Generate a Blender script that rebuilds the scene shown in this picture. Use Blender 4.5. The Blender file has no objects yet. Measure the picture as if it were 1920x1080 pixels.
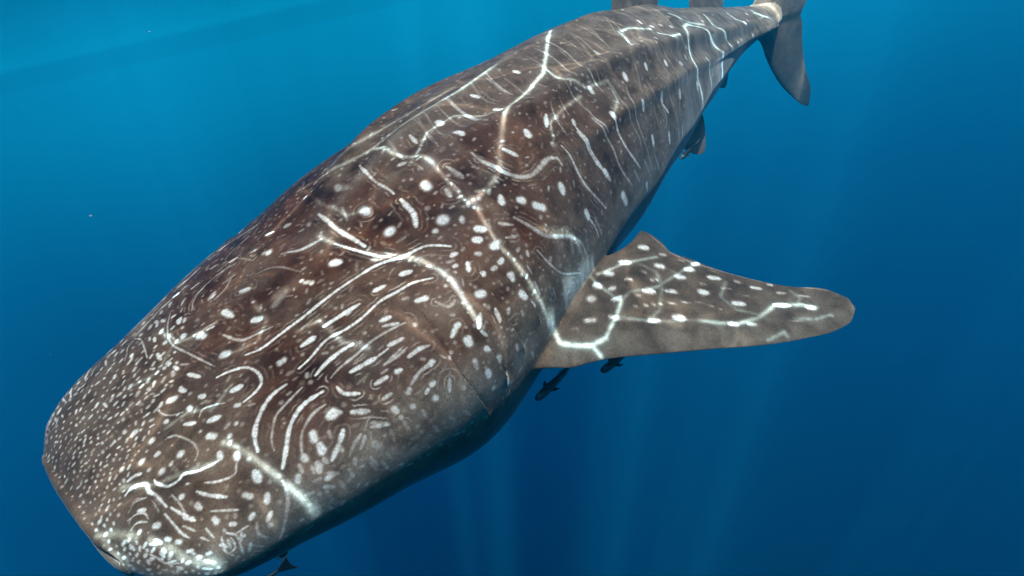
"""Whale shark swimming just under the sea surface, seen from above its left shoulder."""
import bpy, bmesh, math, random
import numpy as np
from mathutils import Matrix, Vector, kdtree, noise

random.seed(7)
rng = np.random.default_rng(7)
scene = bpy.context.scene

# ------------------------------------------------------------------ camera, world, sun, exposure
CAM_ROT = Matrix([[0.975133, 0.221621, 0.0], [-0.09533, 0.419454, -0.902757], [-0.20007, 0.880308, 0.430151]])                       # camera axes in world space (z is up, the sea surface lies at SURFACE_Z)
SURFACE_Z = 1.08
SUN_DIR = Vector((-0.1572, 0.2235, -0.9619)).normalized()        # direction the sunlight travels under water

cam_data = bpy.data.cameras.new('camera')
cam_data.sensor_width = 36.0
cam_data.lens = 36.0 * 1173.0 / 1920.0      # wide underwater lens, 78.6 degrees across
cam_data.clip_start = 0.05
cam_data.clip_end = 2000.0
cam = bpy.data.objects.new('camera', cam_data)
scene.collection.objects.link(cam)
cam.matrix_world = CAM_ROT.to_4x4()
scene.camera = cam

sun_data = bpy.data.lights.new('sun', 'SUN')
sun_data.energy = 5.0
sun_data.angle = math.radians(0.3)
sun_data.color = (1.0, 0.95, 0.88)
sun = bpy.data.objects.new('sun', sun_data)
scene.collection.objects.link(sun)
sun.rotation_euler = SUN_DIR.to_track_quat('-Z', 'Y').to_euler()
sun.location = (0, 0, 60)

SUN_ELEV = math.asin(-SUN_DIR.z)
SUN_AZ = math.atan2(-SUN_DIR.x, -SUN_DIR.y)

WATER_G, WATER_B = 0.66, 1.05
world = bpy.data.worlds.new('World')
scene.world = world
world.use_nodes = True
nt = world.node_tree
nt.nodes.clear()
N = nt.nodes.new
L = nt.links.new
tc = N('ShaderNodeTexCoord')
sky = N('ShaderNodeTexSky'); sky.sky_type = 'NISHITA'; sky.sun_disc = False
sky.sun_elevation = SUN_ELEV; sky.sun_rotation = SUN_AZ
sep = N('ShaderNodeSeparateXYZ'); L(tc.outputs['Generated'], sep.inputs[0])
mr = N('ShaderNodeMapRange'); mr.inputs['From Min'].default_value = -1; mr.inputs['From Max'].default_value = 1
L(sep.outputs['Z'], mr.inputs['Value'])
ramp = N('ShaderNodeValToRGB')                # daylight inside clear sea water: dims and turns navy with depth
cr = ramp.color_ramp
cr.interpolation = 'LINEAR'
stops = []
for z_ in (-1.0, -.8, -.6, -.45, -.3, -.2, -.1, -.05, 0.0, .4, 1.0):
    zz_ = .12 - math.sqrt(z_ * z_ + .0144) if z_ < 0 else 0.0
    stops.append(((z_ + 1) / 2, (0.0015, WATER_G * math.exp(7.4 * zz_), WATER_B * math.exp(6.6 * zz_))))
while len(cr.elements) < len(stops):
    cr.elements.new(0.5)
for e, (p_, c_) in zip(cr.elements, stops):
    e.position = p_; e.color = (*c_, 1)
L(mr.outputs['Result'], ramp.inputs['Fac'])
bg_water = N('ShaderNodeBackground'); bg_water.inputs['Strength'].default_value = 1.0
L(ramp.outputs['Color'], bg_water.inputs['Color'])
bg_sky = N('ShaderNodeBackground'); bg_sky.inputs['Strength'].default_value = 0.12
L(sky.outputs['Color'], bg_sky.inputs['Color'])
win = N('ShaderNodeMapRange'); win.interpolation_type = 'SMOOTHSTEP'      # the round window of sky overhead
win.inputs['From Min'].default_value = 0.60; win.inputs['From Max'].default_value = 0.74
L(sep.outputs['Z'], win.inputs['Value'])
mixw = N('ShaderNodeMixShader')
L(win.outputs['Result'], mixw.inputs['Fac']); L(bg_water.outputs[0], mixw.inputs[1]); L(bg_sky.outputs[0], mixw.inputs[2])
outw = N('ShaderNodeOutputWorld'); L(mixw.outputs[0], outw.inputs['Surface'])

scene.view_settings.view_transform = 'Standard'
scene.view_settings.look = 'None'
scene.view_settings.exposure = 0.0
scene.view_settings.gamma = 1.0
scene.view_settings.use_curve_mapping = False
scene.render.engine = 'CYCLES'
scene.cycles.use_denoising = True
scene.cycles.denoiser = 'OPENIMAGEDENOISE'
scene.cycles.max_bounces = 6
scene.cycles.diffuse_bounces = 2
scene.cycles.glossy_bounces = 3
scene.cycles.volume_bounces = 1
scene.cycles.transparent_max_bounces = 12
scene.cycles.sample_clamp_indirect = 4.0
scene.cycles.use_adaptive_sampling = False

# ------------------------------------------------------------------ helpers
def new_obj(name, me, parent=None):
    o = bpy.data.objects.new(name, me)
    scene.collection.objects.link(o)
    if parent is not None:
        o.parent = parent
    return o

def tag(o, label=None, category=None, group=None, kind=None):
    if label: o['label'] = label
    if category: o['category'] = category
    if group: o['group'] = group
    if kind: o['kind'] = kind

def np_mesh(name, V, Fq, smooth=True):
    me = bpy.data.meshes.new(name)
    V = np.ascontiguousarray(V, dtype=np.float32).reshape(-1, 3)
    Fq = np.ascontiguousarray(Fq, dtype=np.int32)
    n, k = Fq.shape
    me.vertices.add(len(V)); me.vertices.foreach_set('co', V.ravel())
    me.loops.add(n * k); me.loops.foreach_set('vertex_index', Fq.ravel())
    me.polygons.add(n)
    me.polygons.foreach_set('loop_start', np.arange(0, n * k, k, dtype=np.int32))
    me.update(calc_edges=True)
    me.validate()
    if smooth:
        me.polygons.foreach_set('use_smooth', np.ones(len(me.polygons), dtype=bool))
    return me

def grid_faces(nr, nc, wrap=False, flip=False):
    r = np.arange(nr - 1)[:, None]; c = np.arange(nc if wrap else nc - 1)[None]
    c2 = (c + 1) % nc
    f = np.stack([r * nc + c, r * nc + c2, (r + 1) * nc + c2, (r + 1) * nc + c], -1).reshape(-1, 4)
    return f[:, ::-1] if flip else f

def smooth01(x):
    x = np.clip(x, 0, 1)
    return x * x * (3 - 2 * x)

def pchip(x, xp, fp):
    x = np.asarray(x, float); xp = np.asarray(xp, float); fp = np.asarray(fp, float)
    h = np.diff(xp); d = np.diff(fp) / h; m = np.zeros_like(fp)
    for i in range(1, len(xp) - 1):
        if d[i - 1] * d[i] > 0:
            w1 = 2 * h[i] + h[i - 1]; w2 = h[i] + 2 * h[i - 1]
            m[i] = (w1 + w2) / (w1 / d[i - 1] + w2 / d[i])
    m[0] = d[0]; m[-1] = d[-1]
    i = np.clip(np.searchsorted(xp, x) - 1, 0, len(xp) - 2); t = (x - xp[i]) / h[i]
    return ((1 + 2 * t) * (1 - t) ** 2) * fp[i] + t * (1 - t) ** 2 * h[i] * m[i] + t * t * (3 - 2 * t) * fp[i + 1] + t * t * (t - 1) * h[i] * m[i + 1]

def set_attr(me, name, vals):
    a = me.attributes.new(name, 'FLOAT', 'POINT')
    a.data.foreach_set('value', np.ascontiguousarray(vals, dtype=np.float32))

class Mat:
    """A small node-tree writer."""
    def __init__(self, name):
        self.m = bpy.data.materials.new(name); self.m.use_nodes = True
        self.t = self.m.node_tree; self.t.nodes.clear()
        self.out = self.t.nodes.new('ShaderNodeOutputMaterial')
    def n(self, kind, **kw):
        nd = self.t.nodes.new(kind)
        for k, v in kw.items(): setattr(nd, k, v)
        return nd
    def l(self, a, b): self.t.links.new(a, b)
    def val(self, sock, v):
        if hasattr(v, 'is_output') or isinstance(v, bpy.types.NodeSocket): self.l(v, sock)
        else: sock.default_value = v
    def math(self, op, a, b=0.0, clamp=False):
        nd = self.n('ShaderNodeMath', operation=op, use_clamp=clamp)
        self.val(nd.inputs[0], a); self.val(nd.inputs[1], b)
        return nd.outputs[0]
    def mix(self, fac, a, b):
        nd = self.n('ShaderNodeMix', data_type='RGBA')
        self.val(nd.inputs[0], fac)
        for i, v in ((6, a), (7, b)):
            self.val(nd.inputs[i], (*v, 1) if isinstance(v, tuple) and len(v) == 3 else v)
        return nd.outputs[2]
    def maprange(self, v, a, b, c=0.0, d=1.0, smooth=False):
        nd = self.n('ShaderNodeMapRange')
        if smooth: nd.interpolation_type = 'SMOOTHSTEP'
        self.val(nd.inputs[0], v)
        for i, x in zip((1, 2, 3, 4), (a, b, c, d)): nd.inputs[i].default_value = x
        return nd.outputs[0]
    def attr(self, name):
        return self.n('ShaderNodeAttribute', attribute_name=name).outputs['Fac']
    def noise(self, vec, scale, detail=3.0, rough=0.5, dist=0.0):
        nd = self.n('ShaderNodeTexNoise')
        if vec is not None: self.l(vec, nd.inputs['Vector'])
        nd.inputs['Scale'].default_value = scale; nd.inputs['Detail'].default_value = detail
        nd.inputs['Roughness'].default_value = rough; nd.inputs['Distortion'].default_value = dist
        return nd.outputs['Fac']

# ------------------------------------------------------------------ the sea: surface with ripple light painted into its transmission, water body
CAUSTIC_LINES = [[28,2,-433,2347,-238,2413,-41,2512,181,2683],[11,4,-1147,1794,-1070,1904,-975,1984],[11,4,557,1686,697,1900,750,1816,805,1743],[11,2,953,1961,1015,1911,1015,1817,967,1685,895,1632],
[12,2,1326,1855,1269,1764,1316,1687,1427,1654],[12,2,1614,1800,1645,1752,1593,1692],[11,2,1756,1657,1667,1630,1568,1634],[7,4,-401,1416,-329,1435,-246,1327,-157,1286],[7,3,-615,1666,-528,1519,-550,1436,-647,1433],
[9,4,11,2091,54,2248,172,2346,286,2301,398,2322],[9,4,747,2487,658,2386,576,2269,581,2160],[10,4,609,2647,682,2530,787,2551,916,2665],[10,3,916,2665,948,2573,898,2446],[7,3,-814,1203,-752,1239,-657,1221,-612,1289],
[7,2,-1021,1468,-939,1482,-913,1593],[9,3,-534,2351,-395,2091,-274,1940,-180,1913],[17,10,721,3229,662,2956,626,2757,594,2609,507,2465,408,2334,369,2215],[25,5,369,2215,342,2074,334,1967],
[18,8,334,1967,283,1883,218,1813],[31,10,207,1813,222,1819],[8,8,218,1813,250,1738,291,1656,347,1613,393,1580],[14,10,393,1580,434,1556,468,1552,501,1585],[19,12,501,1585,518,1535,592,1524,646,1524,708,1558],
[13,10,708,1558,776,1664,818,1749],[12,10,646,1522,676,1477],[8,6,-594,1081,-552,1057,-500,1013],[11,10,-500,1013,-446,968,-399,930,-365,907,-333,890,-319,893],[10,6,-377,1880,-279,1775,-170,1690,-73,1641],
[17,9,-155,1653,-73,1641,22,1584],[11,9,22,1584,78,1537,122,1492,159,1423,190,1373,209,1344],[17,7,-971,936,-873,901,-818,873],[12,8,-771,853,-704,813,-653,781,-599,767,-563,765],[11,4,-946,919,-897,867,-848,836],
[16,6,1128,1631,1196,1620,1289,1611,1397,1641],[16,6,1397,1641,1463,1682,1506,1713,1590,1714,1698,1698],[14,3,818,1749,863,1792,990,1818,1145,1924,1227,1982],[11,3,1401,1528,1489,1566,1493,1546],
[9,2,787,1664,917,1631,1128,1631],[19,4,1175,1940,1242,1988],[11,7,-177,2304,-78,2175,10,2081,76,2022],[8,5,76,2022,142,1900,184,1826],[14,7,1084,3116,1142,3185,1300,3303],[11,6,1063,3096,1096,3041,1110,2986],
[17,8,1590,3567,1646,3660,1770,3751,1832,3714,1938,3774,1994,3781],[13,7,1595,3573,1577,3434,1612,3333,1697,3346],[14,6,1915,4095,1957,3928,2073,3987,2117,3991],[34,8,2624,4803,2764,4836],
[19,7,2234,4427,2286,4396,2372,4399],[13,5,1519,3658,1660,3699,1835,3867],[12,6,1344,3292,1425,3287,1504,3378],[13,5,1745,3508,1806,3511],[17,5,460,1773,523,1787,587,1842,652,1868],[13,6,-831,1611,-780,1620,-748,1628],
[8,5,-914,1045,-794,1008,-723,1014,-613,1019],[12,4,-1001,1720,-899,1609,-800,1599],[23,4,-530,2314,-321,2289,-176,2314,5,2429,202,2573,388,2763],[27,2,-633,2073,-503,2188,-413,2261],[13,5,556,1696,649,1819,730,1934],
[12,5,743,1902,867,1963,1041,2009]]   # bright caustic lines drawn into the surface's transmission colour: width mm, strength/10, then x, y in mm on the surface

def make_surface():
    x0, x1, y0, y1, st = -2.10, 3.05, 0.10, 5.15, 0.0072
    xs = np.arange(x0, x1 + 1e-6, st); ys = np.arange(y0, y1 + 1e-6, st)
    X, Y = np.meshgrid(xs, ys, indexing='xy')
    foc = np.zeros(X.shape)
    for c in CAUSTIC_LINES:
        w = max(c[0] * 0.001, 0.0135); s = c[1] * 0.1
        pts = np.array(c[2:], float).reshape(-1, 2) * 0.001
        seg = []
        for a, b in zip(pts[:-1], pts[1:]):
            k = max(2, int(np.hypot(*(b - a)) / 0.006))
            seg.append(a + (b - a) * np.linspace(0, 1, k, endpoint=False)[:, None])
        seg = np.concatenate(seg + [pts[-1:]])
        # a little natural unevenness along the line
        ar = np.linspace(0, 1, len(seg))
        mod = 0.8 + 0.3 * np.sin(ar * 9 + w * 900) * np.sin(ar * 23 + s * 7)
        rad = w * 3.2
        for (px, py), mo in zip(seg, mod):
            i0 = max(0, int((px - rad - x0) / st)); i1 = min(len(xs), int((px + rad - x0) / st) + 2)
            j0 = max(0, int((py - rad - y0) / st)); j1 = min(len(ys), int((py + rad - y0) / st) + 2)
            if i1 <= i0 or j1 <= j0: continue
            d2 = (X[j0:j1, i0:i1] - px) ** 2 + (Y[j0:j1, i0:i1] - py) ** 2
            v = s * mo * (np.exp(-d2 / (2 * (w * 0.29) ** 2)) + 0.06 * np.exp(-d2 / (2 * (w * 1.2) ** 2)))
            foc[j0:j1, i0:i1] = np.maximum(foc[j0:j1, i0:i1], v)
    V = np.stack([X, Y, np.zeros_like(X)], -1).reshape(-1, 3)
    ny, nx = X.shape
    Fq = grid_faces(ny, nx)
    base = len(V)
    c = [(0, 0), (nx - 1, 0), (nx - 1, ny - 1), (0, ny - 1)]
    ids = [j * nx + i for i, j in c]
    R = 260.0
    big = np.array([(-R, -R, 0), (R, -R, 0), (R, R, 0), (-R, R, 0)], float)
    V = np.concatenate([V, big])
    extra = [[ids[0], base, base + 1, ids[1]][::-1], [ids[1], base + 1, base + 2, ids[2]][::-1],
             [ids[2], base + 2, base + 3, ids[3]][::-1], [ids[3], base + 3, base, ids[0]][::-1]]
    Fq = np.concatenate([Fq, np.array(extra)[:, ::-1]])
    me = np_mesh('water_surface', V, Fq)
    set_attr(me, 'focus', np.concatenate([foc.ravel(), np.zeros(4)]))
    edge = np.minimum.reduce([X - x0, x1 - X, Y - y0, y1 - Y])
    # mask: even light let through over the shark, strong shaft pattern around it
    body_s = np.linspace(-.06, .8, 64)
    sx, sy, sz = spine(body_s)
    ctr = np.array(RT) @ np.stack([sx, sy, sz]) + np.array(TT)[:, None]
    k = (SURFACE_Z - ctr[2]) / SUN_DIR.z
    cx, cy = ctr[0] + SUN_DIR.x * k, ctr[1] + SUN_DIR.y * k
    hw = pchip(np.maximum(body_s, 0), ST, HALF_W) + .16
    near_ = np.full(X.shape, 9.0)
    for a, b, r in zip(cx, cy, hw):
        near_ = np.minimum(near_, np.hypot(X - a, Y - b) - r)
    fc = (np.array(RT) @ (PEC_O[:, None] + PEC_A[:, None] * np.array([.3, .55, .8, .95]) + PEC_B[:, None] * np.array([.1, .35, .6, .8]))) + np.array(TT)[:, None]
    k = (SURFACE_Z - fc[2]) / SUN_DIR.z
    for a, b in zip(fc[0] + SUN_DIR.x * k, fc[1] + SUN_DIR.y * k):
        near_ = np.minimum(near_, np.hypot(X - a, Y - b) - .32)
    patch_ = smooth01(1 - near_ / .25) * smooth01(edge / .25)
    set_attr(me, 'patch', np.concatenate([patch_.ravel(), np.zeros(4)]))
    o = new_obj('water_surface', me)
    o.location.z = SURFACE_Z
    tag(o, 'rippled underside of the sea surface lying above the shark', None, kind='structure')
    m = Mat('rippled_water')
    geo = m.n('ShaderNodeNewGeometry'); pos = geo.outputs['Position']
    # net of bright lines in the transmission colour, standing in for ripple focusing
    warp = m.n('ShaderNodeTexNoise'); m.l(pos, warp.inputs['Vector']); warp.inputs['Scale'].default_value = 1.1
    wsc = m.n('ShaderNodeVectorMath', operation='SCALE'); m.l(warp.outputs['Color'], wsc.inputs[0]); wsc.inputs['Scale'].default_value = 0.9
    wad = m.n('ShaderNodeVectorMath', operation='ADD'); m.l(pos, wad.inputs[0]); m.l(wsc.outputs[0], wad.inputs[1])
    vor = m.n('ShaderNodeTexVoronoi', feature='DISTANCE_TO_EDGE'); m.l(wad.outputs[0], vor.inputs['Vector']); vor.inputs['Scale'].default_value = 1.3
    net = m.math('POWER', m.maprange(vor.outputs['Distance'], 0.0, 0.16, 1.0, 0.0), 3.0)
    shaft_map = m.n('ShaderNodeMapping'); m.l(pos, shaft_map.inputs['Vector'])        # painted light pattern stretched away from the viewer, for distinct shafts
    shaft_map.inputs['Rotation'].default_value = (0, 0, math.radians(-6)); shaft_map.inputs['Scale'].default_value = (1.0, 0.13, 1.0)
    shaft_light = m.math('MULTIPLY', m.maprange(m.noise(shaft_map.outputs[0], 0.75, 2.5, 0.6), 0.45, 0.62, 0.0, 3.9, smooth=True),
                   m.maprange(m.noise(pos, 0.35, 1.0, 0.5), 0.38, 0.62, 0.55, 1.4))
    sepp = m.n('ShaderNodeSeparateXYZ'); m.l(pos, sepp.inputs[0])
    far_even = m.maprange(sepp.outputs['Y'], 7.0, 15.0, 0.0, 0.85, smooth=True)   # shaft pattern evens out farther off
    shaft_light = m.math('ADD', m.math('MULTIPLY', shaft_light, m.math('SUBTRACT', 1.0, far_even)), m.math('MULTIPLY', far_even, 1.05))
    far = m.math('MULTIPLY', m.math('ADD', m.math('MULTIPLY', net, 1.6), 0.62), shaft_light)
    soft = m.maprange(m.noise(pos, 3.2, 3.0, 0.55, 0.6), 0.3, 0.7, 0.74, 1.10)
    vor2 = m.n('ShaderNodeTexVoronoi', feature='DISTANCE_TO_EDGE'); m.l(wad.outputs[0], vor2.inputs['Vector']); vor2.inputs['Scale'].default_value = 3.1
    fine = m.math('MULTIPLY', m.math('POWER', m.maprange(vor2.outputs['Distance'], 0.0, 0.075, 1.0, 0.0), 2.0), m.maprange(m.noise(pos, 1.7, 2.0), .43, .60, 0.0, 1.05))
    pat = m.attr('patch')
    col = m.n('ShaderNodeCombineColor')
    # painted light lines are tinted blue, to land white on the brown skin
    for i, k in enumerate((0.60, 1.0, 1.34)):
        near_i = m.math('ADD', m.math('ADD', soft, fine), m.math('MULTIPLY', m.attr('focus'), 18.0 * k))
        tr_i = m.math('ADD', m.math('MULTIPLY', far, m.math('SUBTRACT', 1.0, pat)), m.math('MULTIPLY', near_i, pat))
        m.l(tr_i, col.inputs[i])
    bn = m.noise(pos, 1.6, 4.0, 0.5, 0.4)
    bump = m.n('ShaderNodeBump'); bump.inputs['Strength'].default_value = 0.06; bump.inputs['Distance'].default_value = 0.10
    m.l(bn, bump.inputs['Height'])
    fr = m.n('ShaderNodeFresnel'); fr.inputs['IOR'].default_value = 1.33
    m.l(bump.outputs[0], fr.inputs['Normal'])
    tb = m.n('ShaderNodeBsdfTransparent'); m.l(col.outputs[0], tb.inputs['Color'])
    gl = m.n('ShaderNodeBsdfGlossy'); gl.inputs['Color'].default_value = (.92, .92, .92, 1); gl.inputs['Roughness'].default_value = 0.02; m.l(bump.outputs[0], gl.inputs['Normal'])
    ms = m.n('ShaderNodeMixShader'); m.l(fr.outputs[0], ms.inputs[0]); m.l(tb.outputs[0], ms.inputs[1]); m.l(gl.outputs[0], ms.inputs[2])
    m.l(ms.outputs[0], m.out.inputs['Surface'])
    me.materials.append(m.m)
def make_haze():
    bm = bmesh.new(); bmesh.ops.create_cube(bm, size=1.0)
    me = bpy.data.meshes.new('haze'); bm.to_mesh(me); bm.free()
    o = new_obj('haze', me)
    lo, hi = Vector((-30, -12, -26)), Vector((30, 34, 0.95))
    o.location = (lo + hi) / 2; o.scale = hi - lo
    tag(o, 'clear blue sea water around the shark', None, kind='stuff')
    m = Mat('sea_water')
    v = m.n('ShaderNodeVolumePrincipled')
    v.inputs['Density'].default_value = 0.08
    v.inputs['Color'].default_value = (0.004, 0.19, 0.36, 1)
    v.inputs['Absorption Color'].default_value = (0.06, 0.40, 0.66, 1)
    v.inputs['Anisotropy'].default_value = 0.5
    m.l(v.outputs[0], m.out.inputs['Volume'])
    me.materials.append(m.m)
make_haze()

# ------------------------------------------------------------------ whale shark: body shape
LEN = 7.0                                    # nose to tail tip, metres; s runs along the body as a share of it
ST = [0, .01, .03, .06, .1, .15, .2, .25, .3, .4, .5, .6, .7, .76, .8]
HALF_W = [0.37391, 0.54141, 0.64976, 0.70459, 0.7728, 0.85759, 0.80089, 0.72099, 0.66075, 0.555, 0.44145, 0.32643, 0.22488, 0.18678, 0.16792]
TOP_H = [0.07292, 0.1157, 0.16847, 0.22689, 0.30428, 0.38974, 0.51355, 0.60175, 0.63816, 0.65515, 0.56732, 0.38251, 0.23011, 0.16325, 0.14106]
BOT_H = [0.0819, 0.15128, 0.23659, 0.34264, 0.47885, 0.57912, 0.62381, 0.58143, 0.51156, 0.43646, 0.34624, 0.24582, 0.15132, 0.11826, 0.10571]
ROUND_LOW = [2.4, 2.3, 2.2, 2.1, 2.1, 2.1, 2.1, 2.1, 2.1, 2.1, 2.05, 2.0, 2.0, 2.0, 2.0]   # lower half of each cross-section
ROUND = [2.6, 2.6, 2.6, 2.6, 2.5, 2.4, 2.3, 2.2, 2.2, 2.1, 2.05, 2.0, 2.0, 2.0, 2.0]
BEND_Y = [-0.28637, 0.07176, 0.07099]
BEND_Z = [0.2394, -0.32966]

def spine(s):
    u = np.clip((np.asarray(s, float) - .25) / .55, -.5, 2); up = np.where(u > 0, u, 0)
    return -np.asarray(s, float) * LEN, BEND_Y[0] * up ** 2 + BEND_Y[1] * up ** 3 + BEND_Y[2] * up ** 4, BEND_Z[0] * up ** 2 + BEND_Z[1] * up ** 3

def skin(s, phi):
    s = np.asarray(s, float); phi = np.asarray(phi, float)
    w = pchip(s, ST, HALF_W); ht = pchip(s, ST, TOP_H); hb = pchip(s, ST, BOT_H); n = pchip(s, ST, ROUND); nl = pchip(s, ST, ROUND_LOW)
    x, y, z = spine(s)
    sn, cs = np.sin(phi), np.cos(phi)
    n = np.where(cs > 0, n, nl)
    yy = w * np.sign(sn) * np.abs(sn) ** (2 / n)
    zz = np.where(cs > 0, ht, hb) * np.sign(cs) * np.abs(cs) ** (2 / n)
    return np.stack([x + 0 * yy, y + yy, z + zz], -1)

DROOP = math.radians(22)
PEC_O = np.array([-1.52, .74, -.12])
PEC_A = np.array([-1., 0, 0]); PEC_B = np.array([0, math.cos(DROOP), -math.sin(DROOP)])
RT = Matrix([[-0.734219, 0.678876, -0.007024], [-0.671068, -0.727265, -0.144058], [-0.102906, -0.101057, 0.989544]]); TT = Vector((-1.5101, 1.6523, -1.2184))     # how the shark lies in the water

RIDGES = [([.08, .2, .35, .5, .62, .78], [0, 0, 0, 0, 0, 0], .013, .022),
          ([.16, .23, .26, .305, .365, .435, .55, .7, .79], [6, 16, 22.4, 30.4, 34.4, 42, 50, 62, 80], .030, .034),
          ([.26, .35, .45, .6, .72, .79], [52, 57, 64, 74, 86, 90], .020, .028),
          ([.68, .72, .76, .80], [90, 90, 90, 90], .05, .035)]
GILLS = [[[0.15,0.768],[0.1448,0.9564],[0.1424,1.1448],[0.1421,1.3332],[0.144,1.5216],[0.1489,1.71]],[[0.1685,0.7872],[0.1641,0.9638],[0.1619,1.1404],[0.1616,1.3169],[0.1632,1.4934],[0.1674,1.67]],[[0.187,0.8065],[0.1835,0.9712],[0.1814,1.1359],[0.181,1.3006],[0.1824,1.4653],[0.186,1.63]],[[0.2056,0.8258],[0.2028,0.9786],[0.2008,1.1314],[0.2005,1.2843],[0.2016,1.4372],[0.2045,1.59]],[[0.2241,0.845],[0.2222,0.986],[0.2203,1.127],[0.2199,1.268],[0.2208,1.409],[0.223,1.55]]]     # five slits behind the head, each a run of (s, phi)

def relief(s, phi):
    """Height of ridges and depth of gill grooves over the plain skin, metres."""
    r = 0.5 * (pchip(s, ST, HALF_W) + pchip(s, ST, TOP_H))
    d = np.zeros(np.broadcast(s, phi).shape)
    for ss, ff, amp, sg in RIDGES:
        ph = np.radians(np.interp(s, ss, ff))
        fade = smooth01((s - ss[0]) / .08) * smooth01((ss[-1] + .02 - s) / .05)
        for side in ((1,) if ff[0] == 0 and ff[-1] == 0 else (1, -1)):
            a = (phi - side * ph) * r
            d = d + amp * fade * np.exp(-a * a / (2 * sg * sg))
    for k, g in enumerate(GILLS):
        g = np.array(g)
        for side in (1, -1):
            gs = np.interp(np.abs(phi), g[:, 1], g[:, 0])
            a = (s - gs) * LEN
            inside = smooth01((np.abs(phi) - g[0, 1]) / .12) * smooth01((g[-1, 1] - np.abs(phi)) / .12) * (np.sign(phi) == side)
            step = np.where(a < 0, 0.010 * np.exp(a / 0.05), -0.014 * np.exp(-a / 0.016))
            d = d + inside * step
    # gentle bulges of muscle
    d = d + 0.008 * np.sin(s * 60 + 2 * phi) * np.sin(phi * 3 + 1) * smooth01(s / .1) * smooth01((.7 - s) / .2)
    return d

def body_point(s, phi, lift=0.0):
    P = skin(s, phi)
    x, y, z = spine(s)
    q = P - np.stack([x, y, z], -1); q[..., 0] = 0
    q /= np.linalg.norm(q, axis=-1, keepdims=True) + 1e-9
    return P + q * (relief(s, phi) + lift)[..., None]

make_surface()

def make_body():
    rows = [0.0012]
    while rows[-1] < 0.8:
        s = rows[-1]
        rows.append(s + (0.00050 if s < .24 else 0.00050 + (s - .24) * 0.0016))
    rows = np.array(rows); rows[-1] = 0.8
    ph = [-math.radians(70)]
    while ph[-1] < math.radians(290):
        d = math.degrees(ph[-1])
        ph.append(ph[-1] + math.radians(0.26 if -45 < d < 108 else 0.26 + min(abs(d + 45) if d < 0 else d - 108, 60) * 0.035))
    ph = np.array(ph[:-1])
    S, P = np.meshgrid(rows, ph, indexing='ij')
    Pw = np.arctan2(np.sin(P), np.cos(P))
    V = body_point(S, Pw)
    nc = len(ph)
    # rounded blunt snout and rounded tail stump
    def cap(ring, n, bulge, rev):
        c = ring.mean(0); out = []
        for k in range(n):
            th = math.pi / 2 * (k + 1) / (n + 1)
            q = c + (ring - c) * np.array([1, math.cos(th) ** (0.62 if bulge > 0 else 1.6), math.cos(th) ** (0.62 if bulge > 0 else 0.75)])
            q = q + np.array([bulge * math.sin(th), 0, 0])
            if bulge > 0:                              # the wide mouth slit across the front
                zl = q[:, 2] - c[2]
                wl = np.abs(q[:, 1] - c[1]) < 0.40
                q[:, 0] -= 0.024 * np.exp(-(zl / 0.012) ** 2) * wl * smooth01(np.array(k / 8.0))
            out.append(q)
        return out, c + np.array([bulge, 0, 0])
    front, cf = cap(V[0], 18, 0.034, False)
    back, cb = cap(V[-1], 16, -0.34, True)
    allv = np.concatenate([np.array(front[::-1]).reshape(-1, 3), V.reshape(-1, 3), np.array(back).reshape(-1, 3)])
    nr = len(front) + len(rows) + len(back)
    Fq = grid_faces(nr, nc, wrap=True)
    base = len(allv)
    allv = np.concatenate([allv, [cf, cb]])
    i = np.arange(nc); j = (i + 1) % nc
    tri1 = np.stack([np.full(nc, base), j, i], 1); tri2 = np.stack([np.full(nc, base + 1), (nr - 1) * nc + i, (nr - 1) * nc + j], 1)
    Ft = np.concatenate([np.stack([Fq[:, 0], Fq[:, 1], Fq[:, 2]], 1), np.stack([Fq[:, 0], Fq[:, 2], Fq[:, 3]], 1), tri1, tri2])
    me = np_mesh('body', allv, Ft)
    return me

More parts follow.
